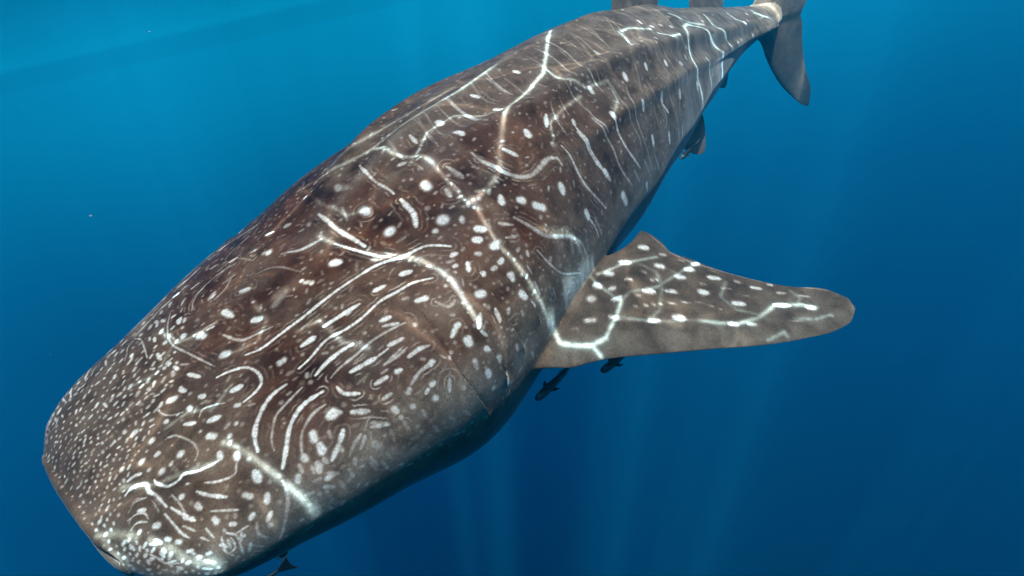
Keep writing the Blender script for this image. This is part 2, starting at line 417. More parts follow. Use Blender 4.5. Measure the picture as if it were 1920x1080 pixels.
# ---- fins: an outline in its own plane, thickened like a blade
def fin_mesh(name, origin, ax_a, ax_b, lead, trail, thick, nv=90, nu=60, camber=0.0, sweep_up=0.0):
    """lead / trail: leading and trailing edges as (a, b) points from root to tip in the plane origin + a*ax_a + b*ax_b."""
    lead = np.array(lead, float); trail = np.array(trail, float)
    def resample(P, n):
        # smooth curve through the points
        d = np.r_[0, np.cumsum(np.hypot(*np.diff(P, axis=0).T))]; d /= d[-1]
        t = np.linspace(0, 1, n)
        return np.stack([pchip(t, d, P[:, 0]), pchip(t, d, P[:, 1])], 1)
    A = resample(lead, nv); B = resample(trail, nv)
    u = (1 - np.cos(np.linspace(0, math.pi, nu))) / 2
    prof = 1.9 * (np.sqrt(u + 1e-9) * (1 - u)) + 0.03 * np.sin(np.pi * u)
    prof[0] = 0; prof[-1] = 0
    ax_a = np.array(ax_a, float); ax_b = np.array(ax_b, float); nrm = np.cross(ax_a, ax_b); nrm /= np.linalg.norm(nrm)
    t = np.linspace(0, 1, nv)
    chord = np.hypot(*(B - A).T)
    th = thick * np.clip(1 - t, 0, 1) ** 0.55 * np.minimum(1, chord / chord.max() * 1.6)
    th = np.maximum(th, 0.004)
    mid = A[:, None] * (1 - u)[None, :, None] + B[:, None] * u[None, :, None]
    base = np.array(origin) + mid[..., :1] * ax_a + mid[..., 1:] * ax_b + (camber * np.sin(np.pi * u)[None, :, None] + sweep_up * (t ** 2)[:, None, None]) * nrm
    up = base + nrm * (th[:, None] * prof[None])[..., None] * 0.5
    dn = base - nrm * (th[:, None] * prof[None])[..., None] * 0.5
    ring = np.concatenate([up, dn[:, -2:0:-1]], 1)          # closed loops root to tip
    nc = ring.shape[1]
    V = ring.reshape(-1, 3)
    Fq = grid_faces(nv, nc, wrap=True)
    c0, c1 = ring[0].mean(0), ring[-1].mean(0)
    b = len(V); V = np.concatenate([V, [c0, c1]])
    i = np.arange(nc); j = (i + 1) % nc
    Ft = np.concatenate([Fq[:, [0, 1, 2]], Fq[:, [0, 2, 3]], np.stack([np.full(nc, b), j, i], 1), np.stack([np.full(nc, b + 1), (nv - 1) * nc + i, (nv - 1) * nc + j], 1)])
    me = np_mesh(name, V, Ft)
    bm = bmesh.new(); bm.from_mesh(me)
    bmesh.ops.recalc_face_normals(bm, faces=bm.faces)
    bm.to_mesh(me); bm.free()
    return me

PEC_LEAD = [(-.19, -.30), (-.19, -.06), (-.165, .10), (-.105, .150), (-.02, .191), (.07, .25)] + [(0.191, 0.352), (0.385, 0.517), (0.583, 0.689), (0.739, 0.801), (0.876, 0.882), (0.975, 0.91), (1.057, 0.899)]
PEC_TRAIL = [(.48, -.30), (.49, -.11)] + [(0.678, -0.046), (0.782, -0.054), (0.796, -0.01), (0.787, 0.06), (0.761, 0.118), (0.788, 0.207), (0.809, 0.298), (0.874, 0.465), (0.961, 0.62), (1.075, 0.767), (1.093, 0.853)]

def mirror_y(me, name):
    n = len(me.vertices); co = np.zeros(n * 3, np.float32); me.vertices.foreach_get('co', co)
    m2 = me.copy(); m2.name = name
    co = co.reshape(-1, 3); co[:, 1] *= -1
    m2.vertices.foreach_set('co', co.ravel()); m2.flip_normals(); m2.update()
    return m2

def tail_frame():
    x, y, z = spine(np.array([.79, .8, .81]))
    T = np.array([x[2] - x[0], y[2] - y[0], z[2] - z[0]]); T /= np.linalg.norm(T)
    a = math.radians(-22); c, s_ = math.cos(a), math.sin(a)
    return np.array([x[1], y[1], z[1]]), np.array([T[0] * c - T[1] * s_, T[0] * s_ + T[1] * c, T[2]])

def shark_coords(co):
    s = np.clip(-co[:, 0] / LEN, 0, .8)
    x, y, z = spine(s)
    ly, lz = co[:, 1] - y, co[:, 2] - z
    w = pchip(s, ST, HALF_W); ht = pchip(s, ST, TOP_H); hb = pchip(s, ST, BOT_H)
    h = np.where(lz > 0, ht, hb)
    ex = np.where(lz > 0, pchip(s, ST, ROUND), pchip(s, ST, ROUND_LOW))
    return s, np.arctan2(ly / w, lz / h), (np.abs(ly / w) ** ex + np.abs(lz / h) ** ex) ** (1 / ex)

def fillet(me):
    """Soften the joins where fins grow out of the trunk."""
    n = len(me.vertices); co = np.zeros(n * 3, np.float32); me.vertices.foreach_get('co', co); co = co.reshape(-1, 3).astype(float)
    ne = len(me.edges); ed = np.zeros(ne * 2, np.int32); me.edges.foreach_get('vertices', ed); ed = ed.reshape(-1, 2)
    s, phi, q = shark_coords(co)
    wgt = np.zeros(n)
    for side in (1, -1):
        d = co * [1, side, 1] - PEC_O
        a, b, c = d @ PEC_A, d @ PEC_B, d @ np.cross(PEC_A, PEC_B)
        m = (np.abs(c) < .16) & (a > -.45) & (a < .62) & (b > -.3) & (b < .2)
        wgt = np.maximum(wgt, m * smooth01((.16 - np.abs(c)) / .06) * smooth01((.62 - a) / .15) * np.exp(-((q - 1.05) / .075) ** 2))
    wgt[wgt < .02] = 0
    act = np.nonzero(wgt)[0]
    if not len(act): return
    near = np.zeros(n, bool); near[act] = True
    e = ed[near[ed[:, 0]] | near[ed[:, 1]]]
    used, inv = np.unique(e, return_inverse=True); e = inv.reshape(-1, 2)
    P = co[used].copy(); wg = wgt[used][:, None]
    deg = np.bincount(e.ravel(), minlength=len(used))[:, None]
    for _ in range(160):
        acc = np.stack([np.bincount(e[:, 0], P[e[:, 1], k], len(used)) + np.bincount(e[:, 1], P[e[:, 0], k], len(used)) for k in range(3)], 1)
        P += 0.6 * wg * (acc / deg - P)
    co[used] = P
    me.vertices.foreach_set('co', co.astype(np.float32).ravel()); me.update()

def make_shark_mesh():
    body = make_body()
    parts = []
    pec = fin_mesh('pectoral', PEC_O, PEC_A, PEC_B, PEC_LEAD, PEC_TRAIL, 0.075, 150, 70, sweep_up=-0.0)
    parts.append(pec)
    parts.append(mirror_y(pec, 'pectoral_right'))
    o, T = tail_frame()
    Z = np.array([0, 0, 1.0])
    # tail fin: lower and upper lobes in one plane
    parts.append(fin_mesh('tail_low', o, T, Z, [(-0.25, 0.05), (-0.12, -0.06), (0.064, -0.166), (0.148, -0.325), (0.323, -0.571), (0.501, -0.73), (0.648, -0.837), (0.724, -0.868)], [(0.35, 0.1), (0.52, 0.02), (0.576, -0.077), (0.588, -0.212), (0.615, -0.348), (0.649, -0.475), (0.755, -0.737), (0.745, -0.856)], 0.055, 80, 50))
    parts.append(fin_mesh('tail_up', o, T, Z, [(-.22, -.06), (-.08, .10), (.02, .22), (.22, .62), (.46, 1.05), (.70, 1.38), (.84, 1.52)],
                          [(.52, -.10), (.56, .02), (.62, .14), (.63, .45), (.72, .85), (.82, 1.25), (.88, 1.50)], 0.060, 80, 50))
    X = np.array([-1.0, 0, 0])
    # first and second back fins
    parts.append(fin_mesh('back_fin', (0, -.035, 0), X, np.array([0, -.14, .99]), [(3.38, .44), (3.46, .62), (3.58, .90), (3.70, 1.10), (3.80, 1.20)],
                          [(3.84, .40), (4.00, .575), (3.92, .68), (3.88, .90), (3.87, 1.05), (3.85, 1.19)], 0.075, 70, 44))
    parts.append(fin_mesh('back_fin_small', (0, -.065, 0), X, np.array([0, -.22, .975]), [(4.42, .25), (4.47, .40), (4.58, .52), (4.70, .62), (4.78, .66)],
                          [(4.86, .16), (4.96, .30), (4.90, .42), (4.87, .54), (4.83, .64)], 0.05, 60, 40))
    # anal fin and pelvic fins, hanging below
    parts.append(fin_mesh('anal', (0, -.10, 0), X, -Z, [(4.62, .10), (4.68, .24), (4.82, .36), (4.92, .40)], [(4.95, .08), (5.02, .20), (4.99, .30), (4.96, .38)], 0.035, 40, 30))
    pb = np.array([0, math.cos(math.radians(74)), -math.sin(math.radians(74))])
    pelv = fin_mesh('pelvic', (-3.42, .20, -.08), X, pb, [(-.02, -.10), (.02, .06), (.12, .20), (.24, .30), (.32, .33)],
                    [(.32, -.10), (.40, .04), (.45, .12), (.42, .22), (.37, .31)], 0.045, 50, 36)
    parts.append(pelv)
    # its twin mirrored about the spine there
    tw = pelv.copy(); co = np.zeros(len(tw.vertices) * 3, np.float32); tw.vertices.foreach_get('co', co); co = co.reshape(-1, 3); co[:, 1] = -0.06 - co[:, 1]
    tw.vertices.foreach_set('co', co.ravel()); tw.flip_normals(); tw.update(); parts.append(tw)

    bo = new_obj('body', body)
    tmp = []
    for me in parts:
        f = new_obj('fin', me); tmp.append(f)
        md = bo.modifiers.new('join', 'BOOLEAN'); md.operation = 'UNION'; md.object = f
        md.solver = 'MANIFOLD'
    dg = bpy.context.evaluated_depsgraph_get()
    res = bpy.data.meshes.new_from_object(bo.evaluated_get(dg))
    print('body union: %d -> %d verts' % (len(body.vertices), len(res.vertices)))
    for f in tmp: bpy.data.objects.remove(f)
    bo.modifiers.clear()
    bo.data = res; res.name = 'body'
    fillet(res)
    bpy.data.meshes.remove(body)
    return bo

# ------------------------------------------------------------------ whale shark: skin markings
# every mark: width in 0.1 mm, strength/10, then a run of (s*10^4, phi*10^3) on the skin
MARKS = [[119,10,727,188,780,223,833,286,843,370,822,433,780,454,716,447],[203,10,716,328,759,356],[161,10,875,565,812,552,748,572,674,635,632,712,611,789],[96,6,907,656,833,663,759,677,716,726,674,796,653,873],
[143,10,949,775,875,754,812,768,748,824,685,929,632,1026],[110,6,918,859,854,852,780,901,738,984,706,1089],[272,10,896,949,918,942],[236,10,801,970,791,1026],[219,10,791,1082,791,1131],[217,8,716,1075],
[287,10,822,112,833,126],[239,10,928,433,949,433],[96,7,854,-391,791,-300,738,-182,727,-112,738,-21,748,35,759,126],[82,5,928,-216,960,-300,1013,-328,1055,-314],[252,10,791,-126],[304,10,843,-49,843,-21],
[133,8,907,-21,875,-35],[180,9,843,-265,833,-230],[159,10,706,-314,695,-272],[191,10,653,-168,642,-112],[81,7,642,-531,600,-517,569,-440,539,-391],[90,8,653,-538,664,-433,642,-321,611,-209],[178,10,580,-377,569,-342],
[178,10,664,42,674,70,685,105],[165,10,653,-21,653,0],[130,9,653,-70,642,-42],[86,7,478,56,468,98,488,154,529,195],[227,10,529,77,549,91],[176,9,590,70,600,105],[205,10,621,195,632,223],[169,10,559,202,559,216],
[83,6,559,300,590,279,632,314,664,356],[213,10,569,370,611,405],[114,8,519,384],[225,10,529,454,539,482],[166,10,498,265,529,314],[203,10,458,161],[136,9,508,182],[81,6,407,251,437,265,458,335,468,412,458,482,427,517],
[256,10,407,405],[249,10,366,188],[244,10,285,244],[146,9,336,286,356,293],[285,10,315,405],[159,8,356,412],[160,9,285,328],[196,10,214,182],[187,9,336,70,346,70],
[124,10,163,356,193,342,224,363,244,398,234,454,244,517,244,593,244,649],[144,10,203,279,234,286,254,307],[109,10,275,412,275,454,295,524,336,545,366,538,407,593,458,628,488,642],[219,10,508,600,498,642],
[92,7,397,698,427,754,468,796,498,803,519,761,549,719],[202,10,549,691,539,733],[159,8,580,559],[145,8,632,524],[181,9,685,426,695,440],[259,10,549,901,539,977],[195,9,468,998,478,1040],[180,9,325,803,325,838],
[182,10,305,663],[121,9,356,712,376,796,417,908],[89,8,346,922,417,1068],[192,10,336,998,336,1033],[133,9,366,1138,376,1159],[149,9,447,1194,427,1215],[181,9,529,1124,508,1187],[165,9,498,1299,468,1354],
[122,6,600,1117,580,1264,549,1382,498,1543,468,1599],[104,6,437,1292,417,1410,437,1536],[195,8,468,1417],[96,9,224,691,224,803,224,929,234,1019],[134,10,264,817,285,887],[194,10,173,733,183,747],[138,10,163,531,183,565],
[150,10,122,712],[69,8,112,579,142,545,173,579,173,642],[70,7,132,496,173,454,214,482],[68,7,102,656,132,621,163,663],[76,7,285,593,285,691,275,824],[184,7,653,1180,642,1215],[186,7,738,1201,727,1243],
[172,7,748,1340,780,1410],[172,6,706,1431,738,1494],[132,8,325,1264,315,1368],[102,8,305,1250,295,1375,305,1473],[88,8,336,1187,356,1278,346,1403],[103,8,376,1278,356,1368],[134,8,376,1466,356,1543],[148,7,315,1529],
[88,6,295,1026,295,1152],[117,8,193,984,203,1012],[116,8,214,1264,224,1285],[132,8,132,1019,132,1096],[117,8,81,1096,81,1152],[116,8,142,1306,153,1361],[103,7,122,887,142,915],[87,7,203,1131,214,1215],
[104,8,71,859,71,908],[87,8,122,1201,153,1201],[264,7,1013,-188,1055,-195],[167,7,928,-370,960,-391],[108,6,674,-803,727,-803,801,-670],[129,7,801,-670,812,-628],[171,8,611,-810,621,-824],[186,9,780,-475,780,-419],
[221,8,907,-761,928,-719],[146,10,875,223,939,272,1034,293,1151,314,1256,321,1362,335,1468,363,1553,398,1616,447,1669,503,1733,545,1786,593,1849,705],
[122,10,960,545,1023,545,1129,524,1214,552,1299,565,1415,565,1500,600,1585,642,1659,719],[177,10,1172,447,1267,468,1352,489],[198,10,1447,496,1500,524],[200,10,1585,552,1627,593],[208,10,1045,447,1108,461],
[239,10,928,419,949,440],[230,10,1521,726,1563,761],[151,10,981,656,1045,642,1119,642,1182,656],[208,10,1341,656,1383,677],[101,6,1013,740,1066,726,1151,726,1256,719,1362,747,1405,768],
[166,10,1087,796,1140,810,1203,824],[187,10,1278,810,1341,831],[84,8,1203,824,1267,824],[117,6,1203,894,1267,901,1320,894],[181,9,1119,970,1172,977],[166,9,1214,984,1235,991],[152,8,1299,949,1352,949,1394,970],
[82,4,1066,894,1129,880],[147,9,1002,817,1002,887,1045,956],[147,7,1098,1096,1140,1096],[133,7,1362,1075,1288,1075,1235,1110,1214,1124],[198,8,1203,1145,1193,1159],[167,8,1299,1194,1288,1201],[133,8,1267,1215,1246,1236],
[217,9,1267,1306],[118,5,1383,1194,1330,1306],[170,5,1394,1354],[197,7,1172,1271],[212,8,1108,1208,1108,1236],[180,7,1108,1299],[272,10,907,956,918,956],[177,8,971,1033,1023,1103],[177,8,992,1229,1045,1285],
[267,10,801,970,791,1012],[234,10,791,1082,780,1138],[173,9,896,1110,865,1159,833,1201,791,1257],[159,6,939,1229,896,1264,854,1326],[242,5,960,1368,971,1410],[229,4,1013,1501],[201,8,738,1229,727,1264],
[203,8,780,1396,727,1375],[175,6,865,1382,854,1424],[175,5,801,1522],[217,8,716,1075,716,1096],[145,5,918,1452,928,1550],[148,5,949,1536,960,1613],[165,4,1055,1536],[260,10,1542,1124,1542,1145],
[190,8,1563,1005,1500,1033],[307,10,1754,1012,1775,1033],[146,9,1828,859,1807,880],[128,8,1775,789],[165,9,1849,963,1870,977],[227,10,2008,929,2029,942],[245,10,1966,810,1987,831],[230,9,2008,670],
[188,9,1987,1026,1997,1019],[226,10,1976,1124,1976,1159],[266,10,1976,1271,1987,1299],[271,10,2019,1389,2029,1424],[145,7,1765,1173,1754,1250],[129,6,1860,1264,1839,1285],[129,5,1765,1326,1839,1382],[246,9,1606,1285],
[251,9,1648,1438],[246,8,1542,1424],[184,7,1669,1564,1648,1613],[196,6,1553,1557],[190,7,1510,1271],[166,8,1807,740,1839,761],[161,6,1669,810],[136,6,2156,1138],[140,6,1542,1375],[172,5,1860,1557],[148,6,1786,1480],
[158,5,1913,1676],[116,5,2114,1187,2114,1250],[117,5,2103,1306,2103,1389],[159,6,1574,817,1595,894,1637,901],[305,10,822,112,833,126],[277,9,1023,98,1045,133],[307,8,992,-42,992,7],
[127,6,896,28,918,133,981,182,1045,223],[256,7,1119,-42,1151,-14],[473,3,1182,105,1214,112],[227,7,1309,161,1330,195],[326,10,1468,188,1489,223],[292,8,1373,-133,1394,-112],[161,7,1394,-28,1447,14,1510,35,1563,49],
[259,7,1574,-182,1595,-161],[201,9,1701,-49,1669,21,1648,112,1637,202,1627,279],[115,6,1574,119,1585,230,1606,356,1637,440],[99,4,1235,-56,1320,7,1352,98],[106,4,1214,-349,1288,-307,1309,-154],
[122,5,1023,-154,1098,-147,1182,-188],[128,4,1119,-293,1246,-300,1330,-307],[147,8,2072,-70,2008,28,1966,147,1944,237],[235,9,1934,293,1913,356,1892,412,1839,468],[368,7,1902,-91,1881,-49],[343,7,1807,126,1796,175],
[381,10,2072,356,2061,384],[273,8,2124,140,2135,175],[253,5,1955,461],[402,10,1944,579],[265,9,1870,579],[405,10,1754,349],[243,5,2230,426,2220,524],[238,5,2103,489,2093,510],
[231,6,2400,468,2389,545,2410,635,2431,726,2474,803,2548,852,2633,859,2728,859,2791,901,2791,956],[253,8,2559,607,2580,698],[349,10,2781,621,2760,663],[202,9,2993,635,2918,698],[230,10,3141,789,3120,824],
[162,8,3120,824,3109,929,3109,1061,3130,1208,3130,1257],[169,7,2897,866,2897,984,2887,1131,2929,1257,3024,1424],[143,6,3321,789,3321,908,3342,1033],[333,10,2527,112,2506,161],[277,10,2442,307,2453,356],
[269,10,2802,342,2802,391],[256,10,2876,91,2866,161],[243,10,3236,161,3225,216],[196,8,2347,56,2304,133],[241,9,2400,-405,2389,-321],[173,7,2622,-356,2654,-349],[151,7,2866,-307,2897,-293],
[136,6,2770,0,2675,195,2654,342],[118,5,3098,35,3003,237,2993,342],[109,4,2506,-14,2389,147,2294,293],[99,4,2569,-14,2442,175,2389,328],[105,4,3003,-14,2866,195,2855,307],[100,4,2664,7,2569,195,2527,335],
[106,4,3130,161,3067,328,3045,405],[298,10,2283,782,2252,817],[343,10,2357,894,2368,908],[348,10,2421,998,2453,1040],[364,10,2686,1033,2664,1082],[312,10,2791,1306,2802,1361],[136,7,2802,1361,2844,1452,2866,1536],
[286,10,2019,775,2050,817],[245,9,1966,810,1976,831],[246,9,2008,922,2029,935],[230,7,2019,663,1997,684],[207,9,1997,1019,1976,1019],[147,7,1839,859,1807,873],[147,8,1849,963,1870,977],[148,7,1828,747],
[207,9,1976,1124,1976,1159],[188,5,2252,935,2294,1047,2357,1180,2527,1312,2633,1424,2664,1522],[136,6,2146,873,2199,949],[136,6,2114,963,2167,1012],[131,6,1913,859,1934,887],[320,4,2548,1326,2516,1424],
[104,6,2241,1187,2273,1312,2357,1452,2559,1585],[316,10,3480,942,3458,991],[173,8,3458,991,3448,1096,3458,1201,3501,1306,3575,1424],[145,6,3300,873,3300,991,3321,1131,3310,1250,3331,1340,3405,1473],
[150,8,3098,873,3088,977,3098,1117,3130,1208],[305,10,3141,1215,3162,1299],[393,10,3257,1452,3289,1536],[292,10,3660,1578,3681,1676],[267,10,3903,1333,3892,1410],[282,10,4199,1438,4189,1522],[208,8,4496,1508,4496,1613],
[331,10,4231,1124,4210,1201],[167,9,4210,1201,4263,1299],[320,10,4559,1229,4538,1285],[313,10,3892,1054,3882,1110],[285,10,3914,789,3892,838],[245,10,4242,845,4221,887],[257,10,4538,929,4528,970],
[229,10,4962,998,4962,1047],[187,9,4612,684,4591,719],[265,10,4729,370,4708,447],[208,9,3882,468,3871,538],[247,8,4898,28],[244,8,3490,691,3480,740],[247,7,2982,642,2929,691],[378,9,5046,1326,5046,1403],
[145,5,4602,1005,4549,1194,4464,1403],[122,4,4136,956,4072,1166,4051,1333],[123,4,4104,1075,4189,1312],[156,5,3839,873,3755,1019,3734,1187,3755,1368,3787,1543],[114,5,3702,803,3660,977,3649,1124,3681,1250,3649,1396],
[139,5,4199,1222,4210,1340,4146,1382],[150,5,5427,1257,5512,1529],[139,5,5766,1180,5851,1417],[138,6,4326,426,4252,607],[157,4,5332,684,5163,873,5078,1075,5057,1306],[137,5,4877,1215,4835,1333],
[102,5,3088,593,3024,719,3003,838],[104,4,3173,628,3141,754],[107,4,3321,705,3300,803],[110,4,3384,223,3384,349,3321,468],[115,4,3723,202,3638,370,3660,482],[118,4,3977,147,3861,377,3787,538],
[122,4,4178,140,4062,405,4019,552],[110,4,3480,405,3458,552],[126,4,4485,112,4274,398,4242,482],[112,4,3660,600,3628,705],[120,4,4125,761,4051,894,3967,1005],[135,4,4909,803,4835,1033],[138,4,5904,503,5830,761],
[150,5,4845,586,4813,733,4930,838],[154,5,6656,642,6761,929],[153,4,6550,1285,6613,1508],[178,5,3480,1396,3532,1501],[161,5,2866,1403,2908,1536],[191,5,3871,1445,3945,1648],[174,5,4210,1578,4316,1808],
[210,4,3670,1410,3734,1536],[116,7,1373,-677,1489,-545,1563,-475],[89,6,1267,-405,1341,-426,1468,-419],[156,9,1013,-698,1066,-656],[138,8,1256,-670,1299,-642],[131,8,1182,-454,1225,-433],[151,10,1256,-328,1299,-300],
[107,8,1023,-433,1076,-419],[152,9,1489,-258,1521,-223],[128,7,1352,-230,1383,-209],[83,7,918,-230,971,-293,1055,-328,1172,-314,1256,-265],[103,6,1119,-202,1161,-188,1203,-175],[162,9,1023,-182,1045,-182],
[197,9,1119,-49,1151,-21],[249,10,992,-35,992,7],[375,4,1129,133,1225,119],[190,10,1309,140],[188,10,1320,195],[250,10,1383,-119,1383,-105],[341,10,833,-42,843,-21],[270,10,791,-119],[161,10,843,-244,854,-258],
[146,9,918,-363,949,-391],[164,9,759,-405,780,-433],[159,9,695,-286,706,-307],[172,10,653,-161,642,-126],[149,8,642,-70,642,-42],[133,7,907,-761,928,-754],[265,10,2019,929,2029,935],[166,8,1817,740,1839,761],
[165,8,1786,796],[165,9,1839,845,1807,880],[165,9,1849,963,1860,977],[207,10,1987,1019,1997,1019],[167,7,1913,1005,1944,1019],[226,10,1987,1131,1976,1159],[285,10,1976,1271,1987,1306],[251,10,2019,1375,2019,1417],
[145,8,1775,1166,1765,1250],[129,6,1849,1264],[151,6,1923,1361,1923,1382],[130,6,1796,1368,1860,1389],[228,10,1595,1271,1606,1285],[243,10,1553,1124,1542,1138],[174,9,1563,1012,1553,1012],[138,9,1521,1026,1500,1033],
[144,5,1701,1361],[167,6,1786,1487,1786,1515],[153,6,1892,1543,1860,1557],[195,8,1690,1096,1637,1145],[205,8,1913,866,1923,880],[156,6,2146,984,2177,1012],[175,5,2146,873,2167,908],[137,7,2167,1124,2156,1152],
[128,5,1817,1089],[129,5,1860,1180],[110,4,1870,1068],[111,4,1902,1117],[233,10,1648,1431,1637,1452],[246,9,1542,1410,1542,1438],[190,6,1510,1264,1500,1333],[147,9,1669,1571,1648,1627],[196,8,1542,1550],
[147,6,1595,1676],[167,7,1786,1480,1786,1501],[157,6,1902,1634,1913,1662],[185,9,1341,1075,1352,1068],[136,6,1447,1110],[118,7,1362,1243,1330,1326],[136,6,1394,1368],[183,9,1288,1201,1299,1201],[200,9,1267,1306],
[141,6,1637,1180,1648,1229],[159,7,1278,489,1320,475],[172,6,1256,649],[138,8,1330,691,1383,740],[117,6,1214,894,1246,887,1309,873],[142,5,1489,656,1510,677],[155,6,1426,817],[160,7,918,935,939,984],
[193,7,971,1040,1023,1110],[162,6,1002,1201,1055,1299],[142,6,854,1033,843,1089],[189,7,843,1187,843,1250],[144,6,949,1264,907,1333],[147,5,1045,1347,1034,1452],[148,5,1108,1333,1108,1424],[149,5,1193,1333,1193,1417],
[147,5,981,1494,992,1564],[146,5,907,1501,918,1578],[143,5,822,1431,822,1522],[142,5,769,1480,769,1564],[141,5,706,1466,706,1557],[150,4,1098,1515,1129,1522],[152,4,1203,1508,1214,1564],[136,4,1278,1501,1299,1557],
[138,4,1352,1529,1373,1578],[139,6,716,1180,706,1257],[139,5,685,1096,674,1173],[156,6,769,1194,769,1250],[138,5,632,1382,664,1410],[139,5,685,1319,716,1340],[431,4,1902,-98,1892,-14],[260,6,1892,-70],
[242,7,1807,126,1796,175],[171,4,1722,426,1765,447],[150,4,1532,300,1489,335],[210,5,1627,-56,1616,-35],[144,4,1775,28,1722,91],[165,5,2146,202,2135,293],[183,6,2230,398,2230,517],[198,6,2103,482,2082,531],
[152,4,2262,-14,2209,63,2167,140],[105,10,254,677,264,761,275,831,285,901],[81,7,244,880,264,991],[95,9,295,1026,295,1152],[95,7,336,1145,336,1159],[88,9,264,1075,275,1152],[73,6,244,1138],[124,10,203,1145,214,1159],
[102,9,244,1285,254,1292],[124,10,224,1361,244,1452],[124,8,203,1005],[125,9,173,901,183,935],[133,10,142,866,153,922],[59,8,356,1257,386,1257,407,1264],[103,9,376,1333],[96,8,346,1410,336,1529],
[88,10,315,1194,305,1271,305,1333],[73,9,336,1264,336,1326,325,1403,305,1424],[95,10,295,1271],[83,3,417,1452,427,1536,458,1571],[70,6,153,454,183,440,203,468],[107,8,163,538,183,565],[53,6,112,635,142,621,153,656],
[77,8,112,552,132,552],[128,10,122,712],[97,7,142,761],[61,6,224,524,214,649],[61,5,234,531,234,607],[105,9,71,824,61,887],[111,9,92,866,81,935],[124,10,142,1012,142,1040],[111,6,61,1215],[88,6,92,1173],
[66,7,102,1005,112,1082,122,1201,153,1250],[87,6,153,1319],[87,7,102,1299,112,1312],[125,10,244,1543],[109,9,203,1466,224,1522],[73,8,275,1515],[74,8,305,1550],[82,7,325,1592],[90,6,356,1585],[75,5,376,1494,407,1578],
[75,5,366,1564,397,1620],[115,4,346,614],[92,8,346,607,356,621],[74,5,305,929],[69,5,275,600],[76,5,488,887],[133,10,780,-426,759,-391],[129,10,706,-314,695,-279],[143,10,653,-161,642,-119],[154,10,559,-244],
[130,10,653,-63,653,-42],[137,9,653,-7,653,0],[141,9,580,-119,590,-98],[92,8,590,-35],[114,9,478,-244],[121,8,508,-133,519,-133],[128,10,488,-70,508,-70],[137,10,549,-35,529,-21],[144,10,569,7,569,7],
[150,9,600,63,600,84],[174,10,417,-105],[139,10,386,-188],[123,9,386,-272],[129,10,336,-209,336,-154],[134,10,427,-14,447,-14],[107,10,498,7,519,14],[99,9,488,-21],[191,10,529,84,539,91],[127,10,559,209,559,216],
[136,10,508,182],[188,10,632,209,632,216],[116,10,356,-35,366,-35],[121,10,407,42,437,49],[116,10,305,-77,315,-70],[169,10,458,161,458,168],[145,10,325,70,346,63],[85,9,397,112,417,119],[183,10,366,188],
[163,10,285,237,295,244],[122,10,336,279,356,279],[115,9,325,216],[107,9,417,251,437,272],[102,9,254,56,264,63],[84,8,285,98],[96,9,264,-21,275,-21],[80,8,376,-14,386,-14],[79,8,397,7,407,7],[108,9,366,-84],
[84,6,407,182],[67,8,325,147,315,147],[61,6,336,0,356,0],[61,6,315,0,336,0],[54,6,407,-49,427,-49],[110,8,488,-489,498,-482],[112,8,488,-698,468,-572],[88,8,478,-363,488,-363],[108,7,437,-454,447,-454],
[133,10,529,-586,549,-614],[107,9,611,-803,621,-817],[86,7,674,-817,727,-789],[74,6,695,-663,727,-635,759,-614],[78,6,569,140],[65,6,407,314],[87,7,488,524],[87,8,366,405],[71,6,407,489],[85,5,685,251],[65,5,812,14],
[113,6,2781,-42,2686,147,2643,286,2643,398],[95,6,3151,-14,3035,188,2993,321],[82,4,2876,-28,2781,119],[81,4,2940,112,2887,237,2887,314],[77,4,2495,-42,2421,105,2347,244],[130,7,2336,63,2304,140],
[63,4,2294,161,2262,293],[77,4,2569,216,2559,293],[94,6,3194,412,3183,489],[80,5,2993,433,3014,496],[81,4,2675,-70,2590,84],[73,4,3067,-63,2961,98],[73,4,3225,21,3141,175],[67,4,2410,-21,2368,63],
[168,8,458,-126,468,-133],[162,7,366,-168,376,-175],[89,7,122,-251,122,-251],[100,9,173,-559,173,-614],[117,7,214,98,214,84],[111,9,81,-84,92,-77],[98,8,214,-559,224,-545],[90,7,132,91,132,77],[157,7,295,-112,305,-112],
[93,7,61,105,71,112],[135,7,61,307,61,314],[96,7,214,-335,214,-342],[124,9,386,70,397,63],[76,9,61,-384,61,-391],[169,9,447,-314,458,-342],[89,8,295,-188,295,-195],[75,7,61,-175,61,-182],[132,7,417,84,427,91],
[137,8,685,-328,695,-363],[148,9,295,-454,305,-468],[150,8,234,-279,234,-272],[105,7,234,-112,244,-105],[107,8,112,63,112,63],[112,7,173,-21,183,-21],[105,8,193,-279,193,-307],[178,8,539,14,549,14],[132,9,31,440,41,426],
[84,8,102,140,102,140],[93,8,71,517,71,503],[152,8,621,-56,621,-49],[81,8,81,-342,92,-335],[156,9,791,-244,801,-244],[150,8,559,-133,559,-133],[73,8,142,-126,142,-119],[86,8,0,-7,0,-14],[109,7,203,14,203,7],
[102,7,81,412,81,405],[142,9,305,-244,315,-251],[113,7,193,265,193,244],[120,9,173,77,183,84],[108,8,20,635,31,614],[97,8,132,42,132,42],[102,8,214,251,224,237],[101,8,81,98,81,98],[96,7,41,-349,41,-342],
[196,9,748,-300,759,-314],[106,7,173,195,183,188],[118,9,193,-188,203,-182],[127,8,706,-77,706,-84],[146,9,407,-586,417,-579],[92,9,81,-600,81,-614],[120,9,10,538,10,524],[176,7,508,-712,519,-719],
[157,7,642,-405,653,-384],[109,7,41,335,41,335],[117,8,346,140,356,133],[116,7,305,126,315,119],[178,8,600,-670,621,-663],[82,8,20,-7,31,-7],[109,8,71,-279,81,-258],[142,7,407,-35,417,-35],[131,7,285,28,285,28],
